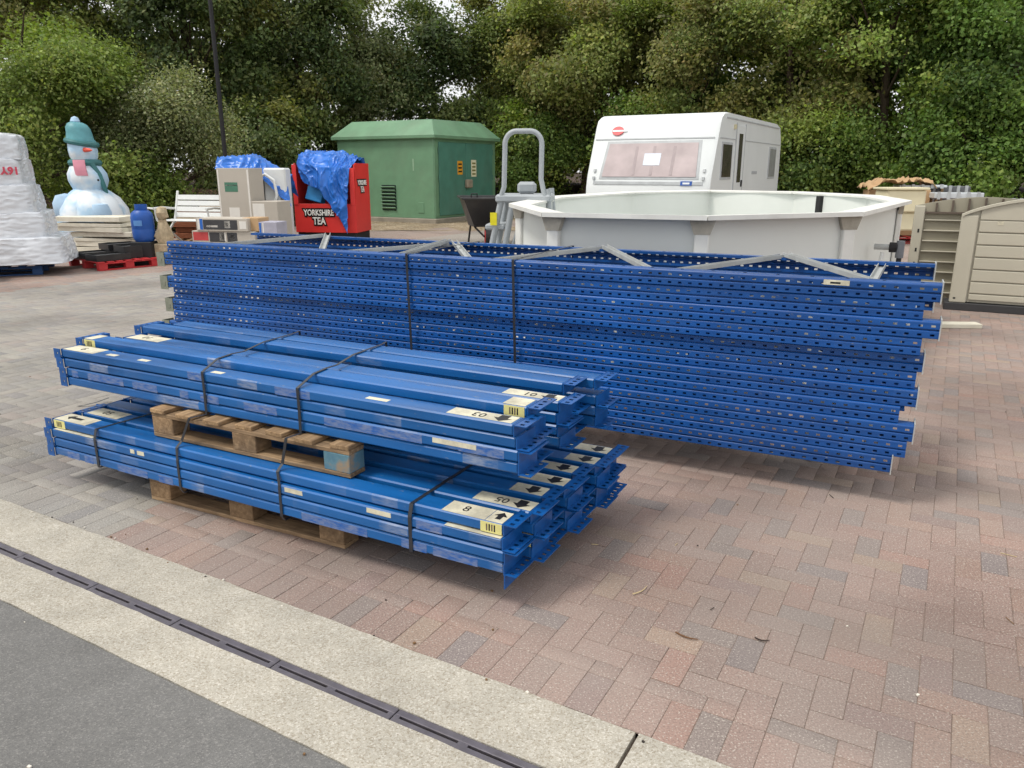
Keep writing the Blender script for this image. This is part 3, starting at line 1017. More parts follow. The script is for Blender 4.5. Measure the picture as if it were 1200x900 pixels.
for f in range(11):
    z = 1.1 - .0845 * (f + 1)
    x, y = rp(xs[f], ws[f])
    t = thing("storage_rack", f"blue perforated rack upright frame lying flat, {FROW[f]} in the tall stack", "rack frame", (x, y, z), RA + random.gauss(0, .0015), "upright frames in the tall rack stack")
    link("upright", up_me, t)
    b = link("upright", up_me, t, (-FL, FD, 0), math.pi)
    for me in (br_top if f == 0 else br_low):
        link(me.name.split('.')[0], me, t)
    if f % 2 == 0:
        link("base_plate", footR_me, t)
        link("base_plate", footR_me, t, (0, FD - .09, 0))
    else:
        link("base_plate", footL_me, t, (-FL, 0, -.006))
        link("base_plate", footL_me, t, (-FL, FD - .09, -.006))
    if f == 0:
        s = MB().box(-.50, -.385, -.0016, -.0002, .052, .076).build("label_sticker", M['sticker'], t)
        MB().box(-.47, -.425, -.0022, -.0017, .058, .067).build("print", M['ink'], s)
for k, (u_, nm) in enumerate(((-2.87, "left"), (-2.15, "right"))):
    zb, zt = 1.1 - 11 * .0845 - .003, 1.1035
    pts = [(u_, -.011, zt), (u_, FD + .012, zt), (u_ + .01, FD + .014, zb), (u_ + .02, -.016, zb), (u_ + .015, -.014, .55)]
    strap("strap", f"black vertical strap round the tall frame stack, the {nm} one", pts, .016, rp)
for k, (u_, txt) in enumerate(((-4.75, "left"), (-3.28, "middle"))):
    q = rp(u_, -.02)
    pallet("pallet", f"wooden pallet in shadow under the {txt} of the tall frame stack", (q[0], q[1], .001), RA, 1.2, .95, M['wood'], 20 + k)
    mbp = MB()
    for yy in (.06, .8):
        p = MB().box(-.05, 1.25, yy, yy + .09, .1425, 1.1 - 11 * .0845 - .004, ch=.003).build("timber_bearer", M['wood'])
        p.location = (q[0], q[1], 0)
        p.rotation_euler = (0, 0, RA)
        tag(p, f"timber bearer on the {txt} pallet under the {'front' if yy < .1 else 'back'} of the frame stack", "timber")

# ------------------------------------------------------------------ green substation
M['sub_green'] = simple("green_glassfibre", (110, 150, 118), .5, 0, .12, 1.6, .05, .30)
M['sub_door'] = simple("green_door_paint", (78, 130, 114), .5, 0, .14, 2.4, .05, .2)
M['sub_dark'] = simple("dark_louvre_gap", (22, 40, 34), .8)
M['concrete_grey'] = simple("grey_plinth_concrete", (150, 142, 128), .9, 0, .15, 4, .3, .2)
def substation():
    t = thing("electricity_substation", "green box substation with hipped lid and double doors behind the yard", "substation", (-2.33, 23.8, 0), -GA)
    Lx, Ly, H = 3.75, 3.6, 2.50
    MB().box(-Lx - .1, .1, -.1, Ly + .1, -.02, .14, ch=.02).build("plinth", M['concrete_grey'], t)
    MB().box(-Lx, 0, 0, Ly, .12, H, ch=.03).build("body", M['sub_green'], t)
    mb = MB()
    e, i = .13, .42
    mb.box(-Lx - e, e, -e, Ly + e, H - .03, H + .09, ch=.02)
    zb, zt = H + .09, H + .54
    a = [(-Lx - e + .03, -e + .03, zb), (e - .03, -e + .03, zb), (e - .03, Ly + e - .03, zb), (-Lx - e + .03, Ly + e - .03, zb)]
    b = [(-Lx + i - .1, i, zt), (-i + .1, i, zt), (-i + .1, Ly - i, zt + .02), (-Lx + i - .1, Ly - i, zt + .02)]
    mb.add(a + b, [(0, 1, 5, 4), (1, 2, 6, 5), (2, 3, 7, 6), (3, 0, 4, 7), (4, 5, 6, 7)])
    mb.build("roof", M['sub_green'], t)
    mid = Ly * .48
    for (a, b) in ((.24, mid - .008), (mid + .008, Ly - .25)):
        d = MB().box(.0, .035, a, b, .22, H - .12, ch=.008).build("door", M['sub_door'], t)
        for z in (.45, 1.25, 2.05):
            yy = a - .02 if a < 1 else b + .02
            MB().tube([(.03, yy, z), (.03, yy, z + .16)], .016, 8).build("hinge", M['sub_door'], d)
        if a < 1:
            s = MB().box(.036, .041, b - .5, b - .22, 1.43, 1.84).build("warning_sign", simple("orange_sign", (224, 160, 44), .5), d)
            for k in range(3): MB().box(.042, .044, b - .46, b - .26, 1.5 + k * .11, 1.545 + k * .11).build("print", M['ink'], s)
        else:
            s = MB().box(.036, .041, a + .28, a + .58, 1.36, 1.88).build("notice_sign", simple("cream_sign", (226, 222, 190), .5), d)
            for k in range(4): MB().box(.042, .044, a + .33, a + .53, 1.42 + k * .11, 1.47 + k * .11).build("print", simple("olive_print", (120, 120, 60), .6), s)
    MB().box(.036, .16, mid - .12, mid + .2, 1.02, 1.28, ch=.03).build("lock_cover", simple("weathered_lock_cover", (150, 140, 122), .7, 0, .2, 8, .1, .4), t)
    MB().box(.0, .02, .02, .14, .2, H - .08, ch=.005).build("door_frame", M['sub_green'], t)
    v = MB().box(-2.0, -1.45, -.012, .004, .35, 1.12).build("vent", M['sub_dark'], t)
    for k in range(7):
        T = Matrix.Translation((-1.725, -.03, .42 + k * .105)) @ Matrix.Rotation(R(-35), 4, 'X')
        MB().box(-.27, .27, -.045, .045, -.008, .008, T).build("louvre", M['sub_green'], v)
    MB().box(-.62, -.40, -.014, .004, .3, .62, ch=.006).build("cover_plate", M['sub_green'], t)
    MB().box(-.78, -.74, -.003, .002, 1.55, 1.9).build("scratch_mark", simple("pale_scratch", (150, 178, 150), .6), t)
substation()
g = MB()
g.grid(lambda a, b: (-8 + 13 * a, 21.0 + 9 * b, .004 + .02 * noise.noise(Vector((a * 9, b * 7, 0)))), 26, 18)
tag(g.build("gravel_bed", M['gravel']), "tan gravel around the green substation", "gravel", kind="structure")

# ------------------------------------------------------------------ caravan
M['cara'] = simple("caravan_white", (226, 230, 230), .32, 0, .02, 1.5, .02, .07)
M['cara_win'] = simple("tinted_acrylic_window", (186, 172, 172), .2, 0, .14, 2.6, .05, 0)
M['cara_dark'] = simple("dark_caravan_glass", (70, 62, 60), .15, 0, .4, 5, .02)
M['rubber'] = simple("black_rubber", (30, 30, 32), .7)
M['greytrim'] = simple("grey_trim", (178, 182, 184), .45)
def caravan():
    t = thing("caravan", "white touring caravan with a wide front window parked behind the pool", "caravan", (3.30, 13.2, 0), -GA)
    Wd, Ln = 2.25, 5.6     # local x: -Wd..0 (front face), y: 0..Ln backwards
    prof = [(.10, .42), (-.02, .62), (-.06, .95), (-.05, 1.28), (.0, 1.50), (.13, 1.80), (.25, 2.08), (.36, 2.34), (.43, 2.45), (.58, 2.52), (.9, 2.545),
            (Ln - .6, 2.545), (Ln - .25, 2.48), (Ln - .06, 2.2), (Ln, 1.6), (Ln, .6), (Ln - .1, .42)]
    mb = MB()
    n = len(prof)
    rings = []
    for (x, sc) in ((-Wd, .985), (-Wd + .06, 1.0), (-.06, 1.0), (0, .985)):
        cy, cz = Ln / 2, 1.4
        rings.append([(x, cy + (p[0] - cy) * sc, cz + (p[1] - cz) * sc) for p in prof])
    vs = [p for r_ in rings for p in r_]
    fs = [tuple(range(n)), tuple(3 * n + i for i in range(n))]
    for k in range(3):
        fs += [(k * n + i, k * n + (i + 1) % n, (k + 1) * n + (i + 1) % n, (k + 1) * n + i) for i in range(n)]
    mb.add(vs, fs)
    body = mb.build("body", M['cara'], t, True)
    # front panel frame between profile points: surface position at height z
    def fy(z):
        for (a, b) in zip(prof, prof[1:]):
            if a[1] <= z <= b[1] and a[0] < 1: return a[0] + (b[0] - a[0]) * (z - a[1]) / (b[1] - a[1])
        return 0
    def front_panel(name, x0, x1, z0, z1, off, mat, inset=0.0, parent=t, steps=6):
        mb = MB()
        vs, fs = [], []
        for d in (off, off - .03):
            for k in range(steps + 1):
                z = z0 + (z1 - z0) * k / steps
                s = inset * k / steps
                vs += [(x0 + s, fy(z) - d, z), (x1 - s, fy(z) - d, z)]
        m = 2 * (steps + 1)
        for k in range(steps):
            a = 2 * k
            fs += [(a, a + 1, a + 3, a + 2), (m + a, m + a + 2, m + a + 3, m + a + 1), (a, a + 2, m + a + 2, m + a), (a + 1, m + a + 1, m + a + 3, a + 3)]
        fs += [(0, m, m + 1, 1), (m - 2, m - 1, 2 * m - 1, 2 * m - 2)]
        mb.add(vs, fs)
        return mb.build(name, mat, parent, True)
    front_panel("window_frame", -2.0, -.20, 1.43, 2.07, .008, M['greytrim'], .05)
    w = front_panel("front_window", -1.95, -.25, 1.47, 2.03, .016, M['cara_win'], .05)
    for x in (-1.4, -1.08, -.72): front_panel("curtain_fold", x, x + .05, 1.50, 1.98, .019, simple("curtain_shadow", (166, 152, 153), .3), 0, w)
    front_panel("paper_notice", -1.22, -.92, 1.66, 1.86, .021, simple("white_paper", (220, 228, 240), .6, 0, .03), 0, w, 1)
    front_panel("body_crease", -Wd + .05, -.05, 2.10, 2.12, .012, M['greytrim'], 0)
    front_panel("lower_band", -2.1, -.12, 1.34, 1.39, .014, M['greytrim'], 0)
    T = Matrix.Translation((-1.80, fy(2.25) - .012, 2.25)) @ Matrix.Rotation(R(-28), 4, 'X')
    me_ = MB().prism([(.11 * math.cos(a), .085 * math.sin(a)) for a in [2 * math.pi * i / 24 for i in range(24)]], 'y', -.006, .012)
    me_.v = [tuple(T @ Vector(v)) for v in me_.v]
    em = me_.build("emblem", simple("emblem_red", (200, 44, 52), .4), t)
    MB().box(-.10, .17, -.010, -.0065, -.018, .012, T).build("emblem_bar", M['cara'], em)
    lg = front_panel("brand_plate", -.50, -.30, 1.33, 1.40, .018, simple("blue_mark", (40, 84, 160), .4), .0, t, 1)
    front_panel("brand_plate_gap", -.46, -.34, 1.35, 1.38, .021, M['cara'], .0, lg, 1)
    for x in (-2.12, -.14):
        for z in (1.42, 1.55): front_panel("grab_handle", x, x + .04, z, z + .05, .03, M['greytrim'])
    # right side fittings, on the plane x = 0
    def side(name, y0, y1, z0, z1, off, mat, parent=t, ch=.004):
        return MB().box(-.01, off, y0, y1, z0, z1, ch=ch).build(name, mat, parent)
    f1 = side("side_window", .55, 1.25, 1.42, 2.05, .012, M['greytrim'], t)
    side("pane", .60, 1.20, 1.46, 2.01, .018, M['cara_dark'], f1)
    d = side("door", 1.50, 2.12, .55, 2.36, .010, M['cara'], t)
    side("door_seal", 1.46, 1.50, .52, 2.40, .013, M['greytrim'], d)
    side("door_seal", 2.12, 2.16, .52, 2.40, .013, M['greytrim'], d)
    p = side("door_window", 1.68, 1.94, 1.36, 2.22, .018, M['cara_dark'], d)
    side("door_handle", 2.0, 2.06, 1.28, 1.40, .03, M['rubber'], d)
    f2 = side("side_window", 4.35, 5.05, 1.40, 2.05, .012, M['greytrim'], t)
    side("pane", 4.40, 5.00, 1.44, 2.01, .018, simple("light_caravan_glass", (150, 152, 152), .2), f2)
    side("body_crease", .42, Ln - .1, 2.10, 2.118, .008, M['greytrim'], t)
    side("awning_rail", .75, Ln - .4, 2.44, 2.465, .014, M['greytrim'], t)
    side("lamp", 1.28, 1.36, 2.28, 2.36, .035, simple("amber_white_lamp", (214, 206, 170), .3), t)
    side("script_mark", 2.9, 3.35, 1.5, 1.56, .004, simple("grey_script", (168, 172, 176), .5), t)
    MB().tube([(-1.1, 2.6, 2.53), (-1.1, 2.6, 2.64)], .05, 10).build("roof_vent", M['greytrim'], t)
    MB().box(-Wd + .1, -.1, .3, Ln - .2, .32, .45).build("chassis", M['rubber'], t)
    for x in (-Wd + .12, -.12):
        w_ = MB().tube([(x - .09, 3.0, .32), (x + .09, 3.0, .32)], .32, 20).build("wheel", M['rubber'], t)
        MB().tube([(x - .095, 3.0, .32), (x + .095, 3.0, .32)], .18, 16).build("rim", M['greytrim'], w_)
    MB().tube([(-Wd / 2, .4, .42), (-Wd / 2, -.9, .42)], .04, 8).build("drawbar", M['galv'], t)
    MB().tube([(-Wd / 2, -.7, .42), (-Wd / 2, -.7, .02)], .03, 8).build("jockey_leg", M['galv'], t)
caravan()

# ------------------------------------------------------------------ pool
M['pool_out'] = simple("pale_grey_resin", (226, 229, 224), .5, 0, .02, 1.2, .03, .07)
M['pool_in'] = simple("grey_green_liner", (190, 200, 194), .5, 0, .05, 1.2, .03, .08)
M['pool_rim'] = simple("white_resin_rim", (232, 232, 226), .5, 0, .04, 5, .06, .22)
PV = [(.02, 7.3), (.26, 5.78), (1.33, 5.38), (2.58, 5.86), (4.0, 8.0), (4.42, 9.6), (4.07, 11.2), (2.99, 12.05), (1.62, 11.2), (.44, 9.2)]
def pool():
    t = thing("swimming_pool", "pale grey above-ground pool with white angular rim behind the tall frames", "pool", (2.2, 8.6, 0))
    P = [Vector((x - 2.2, y - 8.6, 0)) for x, y in PV]
    n = len(P)
    def inset(d):
        outp = []
        for i in range(n):
            a, b, c = P[i - 1], P[i], P[(i + 1) % n]
            n1_ = (b - a).normalized().cross(Vector((0, 0, 1)))
            n2_ = (c - b).normalized().cross(Vector((0, 0, 1)))
            m = (n1_ + n2_).normalized()
            outp.append(b - m * d / max(.5, m.dot(n1_)))
        return outp
    # orientation: make sure inset goes inwards
    test = inset(.1)
    sg = 1 if test[0].length < P[0].length else -1
    H = 1.26
    Wo, Wi = inset(sg * .07), inset(sg * .10)
    for i in range(n):
        j = (i + 1) % n
        k = 8
        mb = MB()
        vs, fs = [], []
        for s in range(k + 1):
            q = s / k
            po, pi_ = Wo[i].lerp(Wo[j], q), Wi[i].lerp(Wi[j], q)
            c = Vector((po.y - Wo[i].y, 0, 0))
            nrm = (Wo[j] - Wo[i]).normalized().cross(Vector((0, 0, 1))) * sg
            bul = nrm * .05 * math.sin(math.pi * q)
            vs += [po - bul * .8, po - bul * .8 + Vector((0, 0, H)), pi_ - bul * .8, pi_ - bul * .8 + Vector((0, 0, H))]
        for s in range(k):
            a = s * 4
            fs += [(a, a + 4, a + 5, a + 1), (a + 2, a + 3, a + 7, a + 6), (a + 1, a + 5, a + 7, a + 3)]
        mb.cur = 0
        mb.add(vs, fs)
        mb.build("wall_panel", M['pool_out'] , t, True)
    Ro, Ri = inset(-sg * .05), inset(sg * .15)
    for i in range(n):
        j = (i + 1) % n
        a, b, c, d = Ro[i], Ro[j], Ri[j], Ri[i]
        g = (b - a).normalized() * .004
        z0, z1 = Vector((0, 0, H + .002)), Vector((0, 0, H + .034))
        mb = MB()
        vs = [a + g + z0, b - g + z0, c - g + z0, d + g + z0, a + g + z1, b - g + z1, c - g + z1 - Vector((0, 0, .01)), d + g + z1 - Vector((0, 0, .01))]
        mb.add(vs, [(0, 3, 2, 1), (4, 5, 6, 7), (0, 1, 5, 4), (1, 2, 6, 5), (2, 3, 7, 6), (3, 0, 4, 7)])
        mb.build("rim_section", M['pool_rim'], t)
    for i in range(n):
        b = Wo[i]
        dr = (P[i]).normalized()
        ang = math.atan2(dr.y, dr.x)
        T = Matrix.Translation(b + dr * .015) @ Matrix.Rotation(ang, 4, 'Z')
        p = MB().box(-.02, .03, -.05, .05, .0, H - .06, T, ch=.008).build("post", M['pool_rim'], t)
        mb = MB()
        poly = [(-.055, H - .10), (.055, H - .10), (.09, H), (-.09, H)]
        vs = [T @ Vector((.034, y, z)) for y, z in poly] + [T @ Vector((-.01, y, z)) for y, z in poly]
        mb.add(vs, [(0, 1, 2, 3), (7, 6, 5, 4), (0, 4, 5, 1), (1, 5, 6, 2), (2, 6, 7, 3), (3, 7, 4, 0)])
        mb.build("bracket", simple("stained_bracket", (176, 170, 156), .6, 0, .15, 12, .1, .4), p)
    fl = MB().add([p + Vector((0, 0, .03)) for p in Wi], [tuple(range(n))]).build("floor_liner", M['pool_in'], t)
    # dark open joint in the far wall seen above the near rim
    a, b = Wi[5], Wi[6]
    q = a.lerp(b, .55)
    dr = (b - a).normalized()
    ang = math.atan2(dr.y, dr.x)
    T = Matrix.Translation(q) @ Matrix.Rotation(ang, 4, 'Z')
    MB().box(-.045, .045, -.05, .09, .2, H - .005, T).build("skimmer_slot", M['rubber'], t)
pool()
def valve():
    t = thing("pool_valve", "dark pipe fitting with white hose on the right side of the pool wall", "valve", (3.30, 6.93, .25), R(-32))
    t.scale = (.62, .62, .74)
    MB().tube([(-.1, 0, .92), (.1, 0, .92)], .035, 12).build("pipe", M['galv'], t)
    MB().tube([(.10, 0, .92), (.2, 0, .92)], .06, 12).build("union_nut", M['rubber'], t)
    MB().tube([(.24, 0, 1.0), (.24, 0, .80)], .055, 12).build("valve_body", simple("grey_valve", (110, 114, 120), .5), t)
    MB().tube([(.24, 0, .80), (.24, 0, .72)], .035, 12).build("outlet", M['rubber'], t)
    MB().tube([(.02, -.02, .86), (.0, -.05, .6), (.06, -.08, .3), (.16, -.1, -.32)], .03, 8).build("hose", M['white'], t, True)
valve()

# ------------------------------------------------------------------ pool ladder
def ladder():
    t = thing("pool_ladder", "grey tubular A-frame ladder straddling the left edge of the pool", "ladder", (.06, 8.45, 0), R(-8))
    g = simple("grey_ladder_plastic", (164, 170, 174), .45, 0, .05, 4, .03, .1)
    for dy in (-.22, .22):
        s = "front" if dy < 0 else "rear"
        for (x0, x1) in ((-.14, -.42), (-.02, -.24)):
            if dy > 0 and x0 == -.02: continue
            MB().tube([(x0, dy, 1.3), (x1, dy, .0)], .034, 10).build("leg", g, t, True)
        MB().tube([(.34, dy, 1.40), (.46, dy, .06)], .03, 10).build("leg", g, t, True)
    MB().box(-.20, .38, -.27, .25, 1.26, 1.345, ch=.02).build("platform", g, t)
    for z, x in ((.98, -.245), (.66, -.31), (.34, -.37)):
        MB().box(x - .07, x + .14, -.24, .24, z, z + .06, ch=.015).build("tread", g, t)
    for z in (.9, .55): MB().box(.33, .5, -.22, .22, z, z + .05, ch=.012).build("tread", g, t)
    pts = [(-.15, -.24, 1.30), (-.11, -.24, 1.42), (-.10, -.24, 1.80)]
    for k in range(9):
        a = math.pi - math.pi / 2 * k / 8
        pts.append((.02 + .12 * math.cos(a), -.24, 1.84 + .13 * math.sin(a)))
    for k in range(9):
        a = math.pi / 2 - math.pi / 2 * k / 8
        pts.append((.16 + .12 * math.cos(a), -.24, 1.84 + .13 * math.sin(a)))
    pts += [(.275, -.24, 1.5), (.32, -.24, 1.30)]
    MB().tube(pts, .026, 12).build("handrail", g, t, True)
    MB().box(-.0, .2, -.05, .05, 1.346, 1.47, ch=.03).build("safety_flap", g, t)
    mb = MB()
    mb.box(-.255, -.185, -.262, -.254, 1.03, 1.16)
    mb.build("yellow_label", simple("yellow_label", (232, 220, 40), .5), t)
    MB().tube([(.10, -.2, 1.26), (-.16, -.24, .35)], .012, 8).build("brace", g, t)
ladder()

# ------------------------------------------------------------------ wheelbarrow
def barrow():
    t = thing("wheelbarrow", "black tub wheelbarrow with a red wheel hub between ladder and substation", "wheelbarrow", (-.56, 17.1, 0), R(6))
    t.scale = (1.22, 1.22, 1.08)
    bk = simple("black_poly_tub", (44, 44, 46), .45, 0, .15, 5, .04, .2)
    bot = [(-.22, -.10), (.22, -.10), (.30, .42), (-.30, .42)]
    top = [(-.42, -.50), (.42, -.50), (.46, .62), (-.46, .62)]
    mb = MB()
    for k, (inn, zb) in enumerate(((0, .36), (.025, .385))):
        vs = [(x * (1 - inn), y * (1 - inn), zb) for x, y in bot] + [(x * (1 - inn), y * (1 - inn), .93) for x, y in top]
        mb.add(vs, [(0, 1, 5, 4), (1, 2, 6, 5), (2, 3, 7, 6), (3, 0, 4, 7), (0, 1, 2, 3)])
    mb.build("tub", bk, t)
    MB().tube([(-.44, -.52, .93), (.44, -.52, .93), (.48, .64, .93), (-.48, .64, .93)], .022, 8, closed=True).build("tub_rim", bk, t)
    w_ = MB().tube([(-.05, -.42, .2), (.05, -.42, .2)], .2, 20).build("wheel", M['rubber'], t)
    MB().tube([(-.06, -.42, .2), (.06, -.42, .2)], .125, 16).build("hub", simple("red_hub", (190, 54, 56), .5), w_)
    for s in (-1, 1):
        MB().tube([(s * .07, -.45, .2), (s * .2, .0, .34), (s * .3, .7, .55), (s * .32, 1.1, .8)], .018, 8).build("handle_tube", M['rubber'], t, True)
        MB().tube([(s * .26, .45, .36), (s * .3, .5, .0)], .018, 8).build("leg", M['rubber'], t)
        MB().tube([(s * .24 - .05, -.50, .95), (s * .24 - .05, -.50, 1.02), (s * .24 + .05, -.50, 1.02), (s * .24 + .05, -.50, .95)], .013, 8).build("rope_loop", M['rubber'], t)
barrow()

# ------------------------------------------------------------------ plastic shed panels, right
M['shed'] = simple("taupe_plastic", (186, 181, 164), .55, 0, .04, 3, .06, .06)
M['shed_in'] = simple("inner_taupe_plastic", (158, 152, 134), .6, 0, .06, 3, .06, .1)
def shed_panel():
    t = thing("shed_panel", "light taupe plastic shed panel with arched top, nearest on the right", "panel", (5.17, 9.02, 0), -R(27))
    Ln = 1.75
    def top(x): return 1.10 + .20 * math.sin(math.pi * min(1, max(0, x / Ln)))**.8
    mb = MB()
    k = 30
    vs, fs = [], []
    for i in range(k + 1):
        x = Ln * i / k
        for y in (.0, .05):
            vs += [(x, y, .10), (x, y, top(x))]
    for i in range(k):
        a = i * 4
        fs += [(a, a + 4, a + 5, a + 1), (a + 2, a + 3, a + 7, a + 6), (a + 1, a + 5, a + 7, a + 3), (a, a + 2, a + 6, a + 4)]
    fs += [(0, 1, 3, 2), (k * 4, k * 4 + 2, k * 4 + 3, k * 4 + 1)]
    mb.add(vs, fs)
    mb.build("back_sheet", M['shed'], t)
    MB().box(0, .17, -.035, -.001, .09, 1.09, ch=.008).build("stile", M['shed'], t)
    MB().box(Ln - .17, Ln, -.035, -.001, .09, 1.09, ch=.008).build("stile", M['shed'], t)
    edges = [.12, .20, .34, .48, .62, .76, .90, 1.04]
    for q in range(7):
        MB().box(.19, Ln - .19, -.024, -.001, edges[q] + .007, edges[q + 1] - .007, ch=.006).build("slat", M['shed'], t)
    poly = [(.19, 1.047)] + [(.19 + (Ln - .38) * i / 14, top(.19 + (Ln - .38) * i / 14) - .03) for i in range(15)] + [(Ln - .19, 1.047)]
    MB().prism(poly, 'y', -.022, -.001).build("slat", M['shed'], t)
    mb = MB()
    for i in range(24):
        x0, x1 = Ln * i / 24, Ln * (i + 1) / 24
        mb.add([(x0, -.045, top(x0)), (x1, -.045, top(x1)), (x1, .06, top(x1)), (x0, .06, top(x0)), (x0, -.045, top(x0) - .028), (x1, -.045, top(x1) - .028)], [(0, 1, 2, 3), (4, 5, 1, 0)])
    mb.build("top_edge", M['shed'], t)
    MB().box(-.05, Ln + .05, -.06, .3, 0, .088, ch=.006).build("base", simple("black_base", (52, 52, 54), .6), t)
    MB().box(.36, .42, -.027, -.0245, .99, 1.035).build("label_sticker", M['sticker'], t)
    MB().box(.035, .06, -.0365, -.034, .13, .15).build("screw_slot", M['rubber'], t)
shed_panel()
def shed_back():
    t = thing("shed_panel", "darker shed panel showing its ribbed inside, behind the light one", "panel", (4.93, 9.62, 0), -R(24))
    Ln = 1.5
    def top(x): return 1.17 + .11 * math.sin(math.pi * min(1, x / Ln))
    mb = MB()
    poly = [(0, .0)] + [(Ln * i / 14, top(Ln * i / 14)) for i in range(15)] + [(Ln, 0)]
    mb.prism(poly, 'y', .03, .07)
    mb.build("back_sheet", M['shed_in'], t)
    s = MB().box(0, .11, -.03, .028, 0, 1.17, ch=.008).build("stile", M['shed'], t)
    for z in (.18, .45, .62, .85): MB().box(.055, .075, -.033, -.029, z, z + .045).build("slot", M['rubber'], s)
    for q in range(8):
        z = .12 + q * .125
        MB().box(.12, Ln, -.012, .028, z, z + .014, ch=.003).build("rib", M['shed'], t)
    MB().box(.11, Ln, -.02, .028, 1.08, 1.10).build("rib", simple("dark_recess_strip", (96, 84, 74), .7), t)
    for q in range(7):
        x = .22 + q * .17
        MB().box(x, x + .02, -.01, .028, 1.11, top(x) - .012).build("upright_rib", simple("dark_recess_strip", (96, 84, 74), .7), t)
shed_back()
b = MB().box(-.62, .27, -.075, .075, .001, .045, ch=.003).build("board_offcut", M['wood_white'])
b.location = (4.62, 7.93, 0.001)
b.rotation_euler = (0, 0, -R(4))
tag(b, "white board offcut lying on the paving beyond the right rack end", "board")

# ------------------------------------------------------------------ left clutter
M['plastic_white'] = simple("white_polythene", (220, 224, 230), .16, 0, .04, 3, .1, .06)
M['red_paint'] = simple("red_pallet_paint", (190, 44, 48), .6, 0, .15, 5, .1, .2)
M['bluepal'] = simple("blue_pallet_paint", (36, 78, 132), .7, 0, .15, 5, .1, .2)
M['card'] = simple("brown_cardboard", (188, 156, 118), .85, 0, .06, 3, .05, .08)
M['card_pale'] = simple("pale_cardboard", (186, 178, 166), .8, 0, .05, 2, .04, .08)
def soft_block(mb, h, sx, sy, seed, amp=.03, lean=0.0, flare=0.0):
    """plastic wrapped, slightly bulging block with creases; one continuous skin"""
    NB = 34
    def shape(a, b):
        th = 2 * math.pi * a
        p = 9.0
        c, s_ = math.cos(th), math.sin(th)
        r = (abs(c)**p + abs(s_)**p) ** (-1 / p)
        e = .04 / h
        if b < .12: k, zz = math.sin(b / .12 * math.pi / 2), e * (1 - math.cos(b / .12 * math.pi / 2))
        elif b > .80:
            q = (1 - b) / .20
            k, zz = (q / .25 * .12 + .88) if 0 else math.sin(min(1, q * 1.0) * math.pi / 2) ** .6, 1 - e * (1 - math.sin(min(1, q) * math.pi / 2) ** 1.2) * -1 * 0 - e * (math.sin(q * math.pi / 2)) ** 3
        else: k, zz = 1, e + (1 - 2 * e) * (b - .12) / .68
        bulge = 1 + .025 * math.sin(math.pi * zz) + flare * (1 - zz) ** 2
        x, y = c * r * sx / 2 * k * bulge, s_ * r * sy / 2 * k * bulge
        q = Vector((x * 3 + seed, y * 3, zz * h * 3 + seed))
        d = noise.noise(q) * amp + (.5 - abs(noise.noise(q * 2.7 + Vector((0, 0, zz * 5))))) * amp * .8 + (.5 - abs(noise.noise(q * 6.1))) * amp * .35
        l = math.hypot(x, y) + 1e-6
        return (x + x / l * d * k + lean * zz, y + y / l * d * k, h * zz + d * (.7 if zz > .9 else .1))
    mb.grid(shape, 110, NB)
    return mb
def bags():
    C0 = (-8.02, 12.35)
    ang = R(22)
    pallet("pallet", "blue painted pallet under the white wrapped bags on the left", (-8.72, 11.55, .001), ang, 1.45, 1.2, M['bluepal'], 41)
    specs = [(.150, .60, 1.46, 1.24, .10, 0, .12, "drooping lowest white wrapped bag touching the blue pallet"),
             (.53, .97, 1.16, 1.12, .04, 1, .06, "white wrapped bag second from the bottom of the left pile"),
             (.90, 1.38, 1.04, 1.08, -.02, 2, .06, "white wrapped bag in the middle of the left pile"),
             (1.31, 1.77, .95, 1.04, -.05, 3, .015, "white wrapped bag with pink-red print in the left pile"),
             (1.70, 2.12, .93, 1.02, -.06, 4, .015, "topmost white wrapped bag of the left pile")]
    for (z0, z1, sx, sy, dx, k, fl, lab) in specs:
        mb = MB()
        soft_block(mb, z1 - z0, sx, sy, k * 3.7, .04, 0, fl)
        b = mb.build("wrapped_bag", M['plastic_white'], None, True)
        b.location = (C0[0] + dx, C0[1], z0)
        b.rotation_euler = (0, 0, ang + random.gauss(0, .03))
        tag(b, lab, "bag", "wrapped bags piled on the blue pallet", "thing")
        if k == 3:
            for (txt, x, z, sz) in (("ROT", .02, .30, .15), ("16Y", .36, .27, .15)):
                o = link("print", text_mesh(txt, sz, simple("pink_red_print", (206, 70, 92), .5), .004, .006), b)
                o.matrix_local = Matrix.Translation((x, -.560, z)) @ Matrix.Rotation(math.pi / 2, 4, 'X') @ Matrix.Rotation(math.pi, 4, 'Z')
        if k == 2:
            mbf = MB()
            for (x0, x1, zz0, zz1) in ((-.20, .04, .30, .306), (-.20, .04, .40, .406), (-.20, -.192, .30, .406), (.032, .04, .30, .406)): mbf.box(x0, x1, -.592, -.584, zz0, zz1)
            mbf.build("faint_print", simple("faint_pink_print", (214, 168, 176), .5), b)
    c = MB().box(-.45, .1, -.3, .2, 0, .30, ch=.02).build("carton", M['card'])
    c.location = (-7.86, 11.42, .152); c.rotation_euler = (0, 0, ang)
    tag(c, "brown carton end poking out under the white wrapped bags", "carton")
bags()

